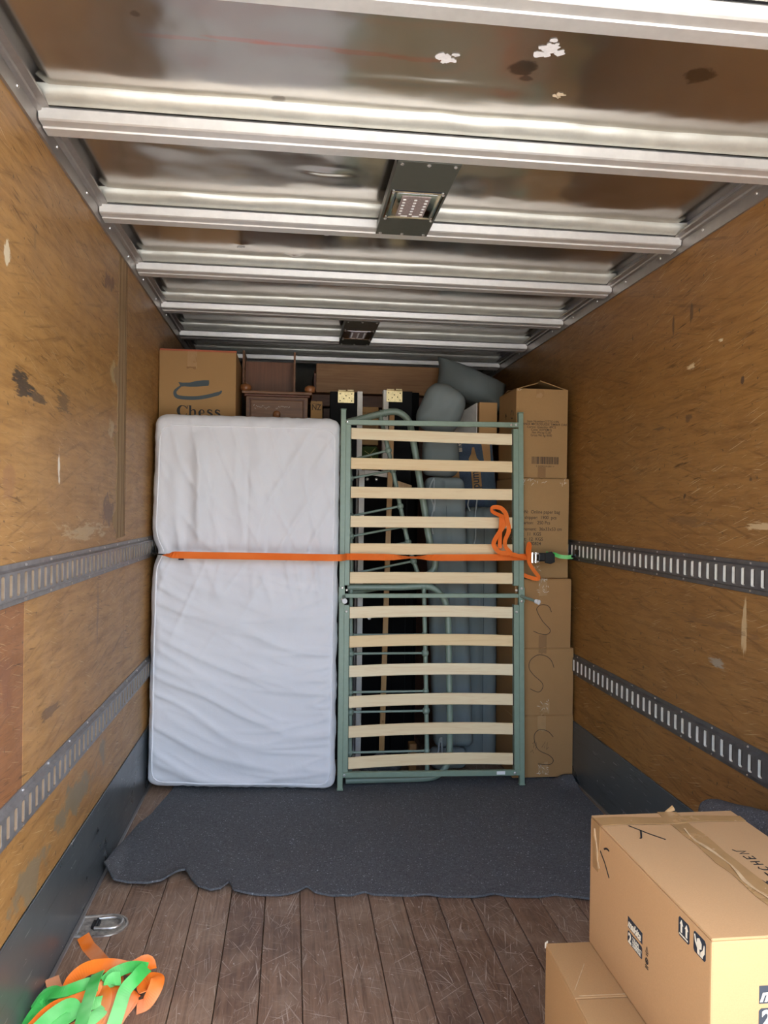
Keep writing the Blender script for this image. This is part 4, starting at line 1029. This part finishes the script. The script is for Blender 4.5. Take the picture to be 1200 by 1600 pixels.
def pillow(label, c, W, H, T, M3, seed, mat='cushion', cat='pillow'):
    t = thing('pillow', label, cat, c, None)
    n = 44; bm = bmesh.new(); rows = []
    def pt(u, v, s):
        e = (max(0, 1-abs(u)**2.6)*max(0, 1-abs(v)**2.6))**.5
        k = 1-.07*(abs(u)**2)*(1-abs(v)) if False else 1
        x = u*W/2*(1-.10*(1-v*v)*abs(u)**3*.6); z = v*H/2*(1-.10*(1-u*u)*abs(v)**3*.6)
        p = Vector((x, s*T/2*e, z))
        wr = .006*mnoise.noise(Vector((x*8+seed, z*8, s)))+.004*mnoise.noise(Vector((x*20, z*6+seed, s*2)))
        return p+Vector((0, s*wr*min(1, e*2), 0))
    for s in (-1, 1):
        g = [[bm.verts.new(pt(-1+2*i/n, -1+2*j/n, s)) for j in range(n+1)] for i in range(n+1)]
        for i in range(n):
            for j in range(n): bm.faces.new((g[i][j], g[i+1][j], g[i+1][j+1], g[i][j+1]))
    bmesh.ops.remove_doubles(bm, verts=bm.verts[:], dist=1e-4); bmesh.ops.recalc_face_normals(bm, faces=bm.faces[:])
    me = bpy.data.meshes.new('pillow'); bm.to_mesh(me); bm.free(); me.transform(M3.to_4x4())
    link_mesh(me, 'pillow_body', M[mat], t)
    return t
Rx = lambda a: Matrix.Rotation(math.radians(a), 3, 'X'); Ry = lambda a: Matrix.Rotation(math.radians(a), 3, 'Y'); Rz = lambda a: Matrix.Rotation(math.radians(a), 3, 'Z')
def round_pillow(label, c, W, H, T, M3, seed, r):
    t = thing('pillow', label, 'pillow', c)
    me = soft(W, T, H, r, .011, lambda x, y, z, n: n*(.012*mnoise.noise(Vector((x*6+seed, y*6, z*6)))+.006*mnoise.noise(Vector((x*22+seed, y*9, (z-x)*9)))))
    me.transform(Matrix.Translation((0, 0, -H/2))); me.transform(M3.to_4x4()); link_mesh(me, 'pillow_body', M['cushion'], t)
SH = Matrix(((1,0,-.38),(0,1,0),(0,0,1)))
round_pillow('plump blue grey pillow leaning left, in front of the larger pillow under the roof', (.806, 4.172, 1.936), .235, .265, .19, Rz(-5) @ Ry(24) @ Rx(-6), 1, .08)
pillow('large blue grey pillow lying highest of all, touching the open topped carton', (1.085, 4.66, 2.150), .40, .25, .20, Rz(-6) @ SH @ Ry(25) @ Rx(-22), 5)
round_pillow('dark blue grey pillow wedged behind the slats left of the blue printed carton', (.800, 4.155, 1.676), .20, .215, .13, Ry(2), 9, .055)

# pumpkin carton and neighbours
cc = carton('plain_carton', 'plain brown carton behind the cushions, under the blue printed carton', .905, 1.140, 4.252, 4.66, .001, 1.385, M['card2'])
pk = thing('blue_carton', 'blue printed produce carton lettered pump, tilted behind the upper slats', 'box', (1.03, 4.36, 1.386))
PR = Matrix.Rotation(math.radians(-6.0), 4, 'Y')
def ppt(a, b, d): v = PR @ Vector((a-.13, 0, b)); return (1.040+v.x, 4.262-d, 1.399+v.z)
def pk_poly(pol, d0, d1, name, mat): return build(MB().prism(pol, ppt, d0, d1), name, mat, pk)
pk_poly([(0,0),(.245,0),(.245,.385),(0,.385)], -.30, 0, 'carton_body', M['card_dark'])
pk_poly([(.042,.002),(.244,.002),(.244,.384),(.042,.384)], 0, .0006, 'blue_panel', M['blue_print'])
pk_poly([(.172,.002),(.240,.002),(.240,.384),(.172,.384)], .0007, .0012, 'teal_panel', M['blue_print2'])
pk_poly([(.110,.10),(.165,.10),(.165,.265),(.150,.285),(.140,.345),(.128,.345),(.120,.31),(.104,.285),(.104,.24),(.11,.24)], .0007, .0013, 'print_band', M['card'])
pk_poly([(.001,.002),(.041,.002),(.041,.384),(.001,.384)], 0, .0006, 'print_edge', M['card_gold'])
pk_poly([(.190,.255),(.228,.25),(.232,.384),(.182,.384)], .0013, .0018, 'torn_patch', M['card_gold'])
def ptext(s, size, a, b, mat, bold=0., sx=1.):
    o = text(s, size, (0,0,0), VERT, mat, pk, bold=bold, sx=sx); p = Vector(ppt(a, b, .0016)); o.location = p-wloc(pk); o.rotation_euler = (0, math.radians(-6.0), 0); return o
ptext('pump', .066, .151, .112, M['ink_blue'], .0012, .85)
ptext('88192', .026, .070, .325, M['paper_white'], .0004, .85)
so = carton('open_small_carton', 'small orange brown carton with pale side above the blue printed carton', 1.043, 1.145, 4.268, 4.74, 1.792, 1.998, M['card_gold'], closed=False)
build(MB().box((1.049, 4.274, 1.97), (1.139, 4.735, 1.975)), 'inner_flap', M['card_dark'], so)
wf = thing('grey_board', 'pale grey board leaning between the plump pillow and the small open carton', 'board', (.99, 4.40, 1.79))
build(quad_sheet([(.955, 4.50, 1.80), (1.034, 4.28, 1.79), (1.034, 4.28, 1.995), (.955, 4.50, 1.945)], .006), 'panel_body', M['white_edge'], wf)

# ------------------------------------------------------------------ ratchet strap across the load
rs = thing('ratchet_strap', 'taut orange ratchet strap with black buckle across mattress and bed base', 'strap', (.25, 3.80, 1.155))
path = [(-.672, 3.905, 1.158), (-.64, 3.80, 1.157), (-.60, 3.768, 1.157), (-.52, 3.7665, 1.157), (-.40, 3.764, 1.156), (-.10, 3.756, 1.154), (.12, 3.749, 1.152), (.23, 3.7475, 1.152), (.26, 3.817, 1.152), (.30, 3.820, 1.1515), (.55, 3.823, 1.150), (.75, 3.824, 1.150), (.95, 3.824, 1.152), (1.12, 3.823, 1.1545), (1.17, 3.822, 1.155), (1.212, 3.825, 1.155)]
path = [(-.60, 3.792, 1.157), (-.55, 3.770, 1.157), (-.40, 3.758, 1.156), (-.10, 3.742, 1.154), (.12, 3.732, 1.152), (.225, 3.7285, 1.1515), (.262, 3.765, 1.1515), (.29, 3.815, 1.151), (.55, 3.823, 1.149), (.75, 3.824, 1.149), (.95, 3.824, 1.151), (1.12, 3.823, 1.1535), (1.17, 3.822, 1.155), (1.212, 3.825, 1.155)]
norms = []; pth = crom(path, 6)
for p in pth:
    k = math.exp(-((p.x-.60)/.10)**2); k2 = smst((-.53-p.x)/.07)
    norms.append((0, -(1-.85*k-.8*k2), .9*k+.9*k2))
build(MB().ribbon(pth, .033, .0022, norms), 'webbing', M['orange'], rs)
build(MB().ribbon(crom([(-.600, 3.792, 1.157), (-.635, 3.806, 1.158), (-.658, 3.85, 1.160), (-.670, 3.90, 1.172)], 5), .016, .006, (0,0,1)).box((-.676, 3.90, 1.156), (-.668, 3.93, 1.19)), 'end_hook', M['hook'], rs, bevel=.001)
# loose tail, looped
loop1 = [(1.200,3.812,1.150),(1.16,3.79,1.156),(1.085,3.782,1.175),(1.040,3.785,1.180),(1.012,3.790,1.210),(1.012,3.790,1.235),(1.035,3.792,1.275),(1.064,3.795,1.320),(1.068,3.800,1.352),(1.040,3.800,1.366),(1.000,3.795,1.385),(1.004,3.785,1.405),(1.040,3.780,1.402),(1.066,3.780,1.375),(1.076,3.780,1.335),(1.085,3.785,1.290),(1.068,3.790,1.240),(1.072,3.790,1.205),(1.100,3.785,1.175),(1.090,3.775,1.162)]
rnd = random.Random(3); pl = crom(loop1, 5); nl = []
for i, p in enumerate(pl):
    a = i*.16; nl.append((.55*math.sin(a), -1, .45*math.cos(a*.8)))
build(MB().ribbon(pl, .022, .0022, nl), 'loose_loop', M['orange'], rs)
build(MB().ribbon(crom([(1.05,3.803,1.36),(1.048,3.803,1.31),(1.045,3.805,1.26),(1.046,3.806,1.20)], 5), .020, .0022, (0,-1,.0)), 'loose_loop', M['orange'], rs)
build(MB().ribbon(crom([(1.192,3.800,1.160),(1.184,3.79,1.190),(1.190,3.79,1.222),(1.200,3.80,1.215),(1.196,3.80,1.165),(1.196,3.80,1.13),(1.222,3.80,1.090),(1.250,3.805,1.055),(1.240,3.81,1.045),(1.20,3.84,1.055),(1.17,3.85,1.07)], 6), .020, .0022, (.35,-1,.1)), 'loose_tail', M['orange'], rs)
bk = build(MB().box((1.243, 3.79, 1.135), (1.325, 3.815, 1.178)), 'ratchet_buckle', M['hook'], rs, bevel=.006, seg=2)
build(MB().prism([(1.275,1.178),(1.310,1.186),(1.326,1.172),(1.328,1.132),(1.305,1.122),(1.275,1.128)], lambda a, b, d: (a, 3.785+d, b), 0, .012), 'ratchet_handle', M['hook'], bk, bevel=.002)
build(MB().box((1.208, 3.795, 1.170), (1.246, 3.815, 1.178)).box((1.208, 3.795, 1.130), (1.246, 3.815, 1.138)).tube([(1.214, 3.80, 1.128), (1.214, 3.80, 1.180)], .008, 8).tube([(1.232, 3.80, 1.128), (1.232, 3.80, 1.180)], .006, 8), 'buckle_frame', M['chrome'], bk, smooth=True)
build(MB().ribbon(crom([(1.29, 3.815, 1.180), (1.325, 3.80, 1.172), (1.36, 3.805, 1.160), (1.40, 3.815, 1.156), (1.435, 3.825, 1.158)], 5), [.010]*5+[.020]*16, .0022, (.0,-1,.25)), 'green_webbing', M['green'], rs)
build(MB().ribbon(crom([(1.425, 3.823, 1.158), (1.445, 3.83, 1.160), (1.458, 3.83, 1.172)], 5), .012, .006, (0,-1,.3)).box((1.452, 3.80, 1.165), (1.459, 3.84, 1.195)), 'end_hook', M['hook'], rs, bevel=.001)

# ------------------------------------------------------------------ strap tangle on the floor
def strap(name, label, strands, wid, mat):
    t = thing(name, label, 'strap', strands[0][0][:2]+(.002,))
    for s, bank in strands_b(strands):
        pts = crom(s, 7); m = len(pts)
        nn = [(math.sin(bank[0]+bank[1]*i/m)*.38, -.42+.2*math.sin(bank[0]*2+i/m*3), .85) for i in range(m)]
        build(MB().ribbon(pts, wid, .0022, nn), 'webbing', mat, t)
    return t
def strands_b(strands):
    for k, s in enumerate(strands): yield s, ((k*1.37) % 3-1.2, 1.8*((k*.61) % 2-.8))
OS = [[(-.463,2.215,.055),(-.470,2.245,.055),(-.477,2.278,.045),(-.525,2.365,.022),(-.577,2.452,.012),(-.612,2.505,.008),(-.640,2.552,.016)],
      [(-.672,2.335,.016),(-.650,2.290,.014),(-.628,2.248,.02),(-.595,2.215,.03),(-.571,2.203,.035)],
      [(-.600,2.180,.012),(-.600,2.225,.03),(-.590,2.255,.055),(-.552,2.273,.075),(-.493,2.288,.07),(-.438,2.279,.065),(-.399,2.300,.07),(-.385,2.275,.06)],
      [(-.404,2.186,.008),(-.378,2.185,.02),(-.358,2.199,.05),(-.356,2.228,.062),(-.372,2.243,.055),(-.392,2.236,.045),(-.391,2.214,.04),(-.380,2.20,.045)],
      [(-.415,2.215,.035),(-.428,2.175,.035),(-.438,2.120,.03),(-.450,2.060,.03),(-.46,2.0,.02)],
      [(-.500,2.235,.04),(-.476,2.219,.06),(-.454,2.170,.062),(-.456,2.115,.05),(-.483,2.064,.035),(-.51,2.02,.02)],
      [(-.665,2.060,.015),(-.640,2.098,.035),(-.607,2.137,.05),(-.546,2.158,.06),(-.491,2.203,.06),(-.46,2.215,.045)],
      [(-.540,2.215,.03),(-.510,2.198,.055),(-.482,2.160,.06),(-.480,2.114,.045),(-.498,2.061,.03),(-.52,2.0,.02)],
      [(-.58,2.20,.01),(-.56,2.235,.035),(-.525,2.24,.05),(-.49,2.225,.05),(-.46,2.20,.03)],
      [(-.52,2.15,.008),(-.49,2.12,.02),(-.55,2.10,.015),(-.58,2.06,.01),(-.52,2.03,.008)],
      [(-.47,2.19,.02),(-.44,2.21,.03),(-.42,2.195,.025),(-.44,2.15,.012)]]
GS = [[(-.512,2.205,.100),(-.513,2.165,.100),(-.512,2.115,.092),(-.511,2.049,.082),(-.509,1.98,.07)],
      [(-.668,2.080,.012),(-.668,2.135,.02),(-.655,2.172,.035),(-.636,2.182,.06),(-.590,2.170,.075),(-.537,2.190,.080),(-.51,2.20,.07)],
      [(-.390,2.245,.085),(-.400,2.222,.085),(-.412,2.200,.080),(-.432,2.170,.068),(-.436,2.110,.055),(-.44,2.05,.04)],
      [(-.388,2.245,.08),(-.430,2.245,.088),(-.470,2.225,.085),(-.495,2.205,.07)],[(-.482,2.20,.06),(-.470,2.195,.085),(-.452,2.205,.08)],
      [(-.640,2.050,.04),(-.600,2.080,.068),(-.562,2.107,.078),(-.545,2.085,.07),(-.580,2.070,.055),(-.62,2.05,.05)],
      [(-.672,2.195,.012),(-.655,2.228,.03),(-.630,2.222,.045),(-.625,2.190,.05),(-.645,2.17,.035)],
      [(-.480,2.155,.05),(-.520,2.125,.06),(-.565,2.085,.05),(-.61,2.03,.03)],
      [(-.665,2.03,.02),(-.63,2.06,.03),(-.60,2.14,.04),(-.55,2.17,.05)],[(-.47,2.14,.05),(-.49,2.10,.05),(-.53,2.05,.04)]]
strap('orange_strap', 'tangled worn orange webbing strap on the floor beside the grey kick board', OS, .038, M['orange_faded'])
strap('green_strap', 'bright green webbing strap tangled over the orange strap on the floor', GS, .036, M['green'])

# ------------------------------------------------------------------ recessed lashing ring
lr = thing('lashing_ring', 'recessed metal lashing ring in an oval pan set in the floorboards', 'ring', (-.595, 2.635, .001))
def oval(L, r, n=10):
    pts = [(-L/2, -r), (-L/2, r)]
    pts = [(-L/2-.0, -r*.9)]+[(L/2-r+r*math.cos(a), r*math.sin(a)) for a in np.linspace(-PI/2, PI/2, n)]+[(-L/2, r*.9)]
    return pts
cx, cy = -.598, 2.638
def ringmesh(o1, o2, z1, z2):
    n = len(o1); vs = [(cx+a, cy+b, z1) for a, b in o1]+[(cx+a, cy+b, z2) for a, b in o2]
    return vs, [(k, (k+1) % n, n+(k+1) % n, n+k) for k in range(n)]
mb = MB(); prof = [(.160,.070,.0005),(.158,.069,.005),(.146,.062,.0055),(.140,.058,.0018)]
for (L1, r1, z1), (L2, r2_, z2) in zip(prof, prof[1:]): mb.add(*ringmesh(oval(L1, r1), oval(L2, r2_), z1, z2))
build(mb, 'pan_rim', M['ring_metal'], lr, smooth=30)
build(MB().prism(oval(.141, .059), lambda a, b, d: (cx+a, cy+b, d), .0005, .0018), 'pan', M['ring_pan'], lr)
dl = [(cx-.022, cy-.030), (cx+.03, cy-.034), (cx+.054, cy-.022), (cx+.060, cy), (cx+.054, cy+.022), (cx+.03, cy+.034), (cx-.022, cy+.030)]
build(MB().tube(crom([(a, b, .010) for a, b in dl], 5), .0058, 10), 'd_ring', M['ring_metal'], lr, smooth=True)
build(MB().tube([(cx-.022, cy-.030, .008), (cx-.022, cy+.030, .008)], .006, 10).box((cx-.035, cy-.02, .0018), (cx-.012, cy+.02, .012)), 'hinge_bracket', M['hook'], lr, bevel=.001)

# ------------------------------------------------------------------ folded blankets by the right wall
fb = thing('folded_blankets', 'dark grey felt blanket folded and rolled, behind the front boxes by the wall', 'blanket', (1.365, 1.98, .001))
zz = 0.
for k in range(5):
    h = .090 if k < 4 else .092
    me = soft(.185 if k < 4 else .105, .66 if k < 4 else .70, h, .036 if k < 4 else .043, .016, lambda x, y, z, n: n*.006*mnoise.noise(Vector((x*9, y*6, z*9+k*7))))
    me.transform(Matrix.Translation((0, -.34, 0)))
    o = link_mesh(me, 'blanket_fold' if k < 4 else 'blanket_roll', M['felt'], fb); o.rotation_euler = (-math.radians((0, 3.2, 6.4, 9.6, 13.0)[k]), 0, math.radians(0 if k < 4 else 2)); o.location = (.006*math.sin(k*2.1)-(.012 if k == 4 else 0), .37, zz+(.010 if k == 4 else 0)); zz += .091

# ------------------------------------------------------------------ front boxes
lb = thing('lower_front_box', 'golden brown cardboard box under the front tool box, creased top', 'box', (.84, 1.45, .001))
R = Matrix.Rotation(math.radians(-1.8), 4, 'Z')
lx0, lx1, ly0, ly1, lz = .606, 1.10, 1.02, 1.753, .376
def lbx(mb):
    mb.v = [tuple((R @ (Vector(v)-Vector((lx0, ly1, 0))))+Vector((lx0, ly1, 0))) for v in mb.v]; return mb
build(lbx(MB().box((lx0, ly0, .001), (lx1, ly1, lz-.004))), 'carton_body', M['card_gold'], lb, bevel=.004, seg=2)
build(lbx(MB().box((lx0+.001, ly0, lz-.0045), (lx1, 1.545, lz-.0002))), 'flap', M['card_gold'], lb, bevel=.0015)
build(lbx(MB().box((lx0+.001, 1.548, lz-.0045), (lx1, ly1, lz-.0002))), 'flap', M['card_gold'], lb, bevel=.0015)
tpl = lambda z: (lambda a, b, d: (a, b, z+d))
strokes([[(lx0+.004, 1.575), (lx0+.06, 1.665)], [(lx0+.006, 1.555), (lx0+.11, 1.552)]], tpl(lz-.0004), .002, M['crease'], lb, 'crease')
build(quad_sheet([(lx0-.003, 1.750, .366), (lx0+.005, 1.7555, .366), (lx0+.005, 1.7555, .380), (lx0-.003, 1.750, .379)], .0015), 'torn_corner', M['paper_white'], lb)

tb = thing('tool_box_carton', 'large pale tool carton with black printed logos and tape, on top at the front', 'box', (.885, 1.485, .3768))
tx0, tx1, ty0, ty1, tz0, tz1 = .710, 1.062, 1.221, 1.750, .3768, .675
build(MB().box((tx0, ty0, tz0), (tx1, ty1, tz1-.004)), 'carton_body', M['card_fresh'], tb, bevel=.004, seg=2)
build(MB().box((tx0+.001, ty0+.001, tz1-.0045), (.897, ty1-.001, tz1)), 'flap', M['card_fresh'], tb, bevel=.0015)
build(MB().box((.899, ty0+.001, tz1-.0045), (tx1-.001, ty1-.001, tz1)), 'flap', M['card_fresh'], tb, bevel=.0015)
tp = tpl(tz1)
# tapes: along the seam, and across the far end
rnd = random.Random(9)
L = [(.897+.002*math.sin(k*1.7), 1.215+.54*k/12) for k in range(13)]
build(MB().ribbon([(a, min(b, 1.7502), tz1+.0009) for a, b in L], [.046+.003*math.sin(k*2.3) for k in range(13)], .0008, (0,0,1)), 'seam_tape', M['tape_fresh'], tb)
build(MB().ribbon([(.890+.006*math.sin(k*.9), 1.23+.42*k/14, tz1+.0022+.0012*math.sin(k*1.9)) for k in range(15)], [.006+.003*math.sin(k*1.3) for k in range(15)], .001, (0,0,1)), 'tape_crease', M['crease'], tb)
build(MB().ribbon([(tx0-.0005+.35*k/8, 1.706-.006*k/8+.004*math.sin(k*1.4), tz1+.0019) for k in range(9)], [.045-.002*k for k in range(9)], .0008, (0,0,1)), 'cross_tape', M['tape_fresh'], tb)
build(MB().ribbon([(tx0-.0008, 1.715-.0*k, tz1-.002-.11*k/4) for k in range(5)], [.050-.005*k for k in range(5)], .0012, (-1,0,0)), 'tape_end', M['tape_fresh'], tb)
build(MB().ribbon([(tx0-.0018, 1.722-.028*k/5+.003*math.sin(k*2), tz1-.02-.08*k/5) for k in range(6)], [.004+.006*(k % 2) for k in range(6)], .0014, (-1,0,0)), 'tape_crease', M['crease'], tb)
build(MB().ribbon([(.905, 1.7505, tz1), (.904, 1.7525, tz1+.004), (.902, 1.753, tz1+.006)], .03, .001, (0,1,.3)), 'tape_end', M['tape_fresh'], tb)
LSP = lambda a, b, d: (tx0-d, a, b)
strokes([smooth2([(1.669,.630),(1.655,.637),(1.641,.638)], 4), [(1.690,.617),(1.664,.602),(1.639,.579)]], LSP, .004, M['ink'], tb)
strokes([[(.773,1.682),(.80,1.635),(.822,1.604)], smooth2([(.790,1.656),(.783,1.640),(.773,1.618),(.768,1.614)], 4)], tp, .0038, M['ink'], tb)
# handwriting KITCHEN, reading away from the viewer
def letters(word, x_base, y_start, adv, h, fn, wid, mat, parent):
    F = {'K': [[(0,0),(0,1)],[(.7,1),(0,.45),(.75,0)]], 'I': [[(.3,0),(.35,1)]], 'T': [[(.4,0),(.42,1)],[(0,1),(.85,.95)]], 'C': [[(.8,.85),(.45,1),(.1,.7),(.05,.3),(.35,0),(.8,.12)]],
         'H': [[(0,0),(.05,1)],[(.7,0),(.72,1)],[(0,.5),(.72,.5)]], 'E': [[(.8,1),(.1,.95),(.05,0),(.75,.03)],[(.08,.5),(.6,.5)]], 'N': [[(0,0),(.05,1),(.65,.05),(.7,1.05),(1.2,1.25)]], 'L': [[(.1,1),(.05,0),(.7,.0)]], 'F': [[(0,0),(.05,1),(.7,1)],[(.03,.55),(.5,.55)]]}
    L = []
    for i, c in enumerate(word):
        for s in F[c]: L.append([(x_base-h*b, y_start+i*adv+adv*.72*a) for a, b in s])
    stuff(strokes(L, fn, wid, mat, parent, 'handwriting'))
letters('KITCHEN', .966, 1.375, .0245, .020, tp, .0028, M['ink'], tb)
strokes([[(.921,1.41),(.926,1.385)], [(.929,1.405),(.936,1.38)], [(.925,1.40),(.945,1.395)]], tp, .003, M['ink'], tb)
def logo(P, a0, dr, zt_, sc_, parent, Mx, posf):
    """badge: dark band with slanted white word, and a dark panel with a large 2"""
    w_ = .067*sc_
    u = lambda k: a0+dr*k
    build(MB().prism([(u(0), zt_), (u(w_), zt_), (u(w_), zt_-.0225*sc_), (u(0), zt_-.0225*sc_)], P, 0, .0004), 'badge_band', M['ink_blue'], parent)
    text('makita', .0225*sc_, posf(u(.001), zt_-.0195*sc_, .0008), Mx, M['paper_white'], parent, 'badge_word', bold=.0008*sc_, shear=.35, sx=.98)
    z2 = zt_-.0285*sc_
    build(MB().prism([(u(.003*sc_), z2), (u(w_-.003*sc_), z2), (u(w_), z2-.003*sc_), (u(w_), z2-.022*sc_), (u(w_-.003*sc_), z2-.025*sc_), (u(.003*sc_), z2-.025*sc_), (u(0), z2-.022*sc_), (u(0), z2-.003*sc_)], P, 0, .0004), 'badge_panel', M['ink_blue'], parent)
    text('2', .028*sc_, posf(u(.004*sc_), z2-.0222*sc_, .0008), Mx, M['paper_white'], parent, 'badge_figure', bold=.0011*sc_)
    for q, s in enumerate(('YEAR', 'WARRANTY', 'CONDITIONS')):
        text(s, .0085*sc_, posf(u(.023*sc_), z2-(.0085+.0068*q)*sc_, .0008), Mx, M['paper_white'], parent, 'badge_text', bold=.0001, sx=(1.5, .9, .72)[q])
logo(LSP, 1.541, -1, .5465, 1.0, tb, LSIDE, lambda a, z, d: (tx0-d, a, z))
strokes([[(1.458,.519),(1.453,.531),(1.448,.519),(1.458,.519)], [(1.457,.515),(1.449,.515)]], LSP, .0016, M['ink'], tb, 'printed_symbol')
strokes([[(1.453+.0055*math.cos(a*PI/6), .503+.0055*math.sin(a*PI/6)) for a in range(13)], [(1.456,.506),(1.450,.500)], [(1.456,.5),(1.45,.506)], [(1.459,.493),(1.447,.493)], [(1.459,.489),(1.447,.489)]], LSP, .0018, M['ink'], tb, 'printed_symbol')
def rrect(a0, a1, z0, z1, r=.004):
    return [(a0+r, z0), (a1-r, z0), (a1, z0+r), (a1, z1-r), (a1-r, z1), (a0+r, z1), (a0, z1-r), (a0, z0+r)]
build(MB().prism(rrect(1.292, 1.331, .6235, .6585), LSP, 0, .0004), 'arrow_panel', M['ink_blue'], tb)
mb = MB()
for c in (1.302, 1.320):
    mb.prism([(c-.0028, .6325), (c+.0028, .6325), (c+.0028, .646), (c-.0028, .646)], LSP, .0005, .0009); mb.prism([(c-.006, .646), (c+.006, .646), (c, .655)], LSP, .0005, .0009)
mb.prism([(1.297, .627), (1.327, .627), (1.327, .6298), (1.297, .6298)], LSP, .0005, .0009)
build(mb, 'up_arrows', M['paper_white'], tb)
build(MB().prism(rrect(1.238, 1.278, .6245, .6605), LSP, 0, .0004), 'care_panel', M['ink_blue'], tb)
mb = MB()
mb.prism([(1.251,.650),(1.259,.656),(1.266,.652),(1.266,.642),(1.258,.637),(1.251,.640)], LSP, .0005, .0009)
mb.prism([(1.273,.656),(1.2755,.655),(1.272,.643),(1.265,.636),(1.264,.627),(1.256,.627),(1.258,.637),(1.268,.645)], LSP, .0005, .0009)
mb.prism([(1.243,.652),(1.241,.650),(1.241,.638),(1.246,.631),(1.247,.627),(1.255,.627),(1.254,.634),(1.247,.641)], LSP, .0005, .0009)
build(mb, 'caring_hands', M['paper_white'], tb)
FPt = fpl(ty0)
logo(FPt, .797, 1, .5915, 1.35, tb, FRONT, lambda a, z, d: (a, ty0-d, z))
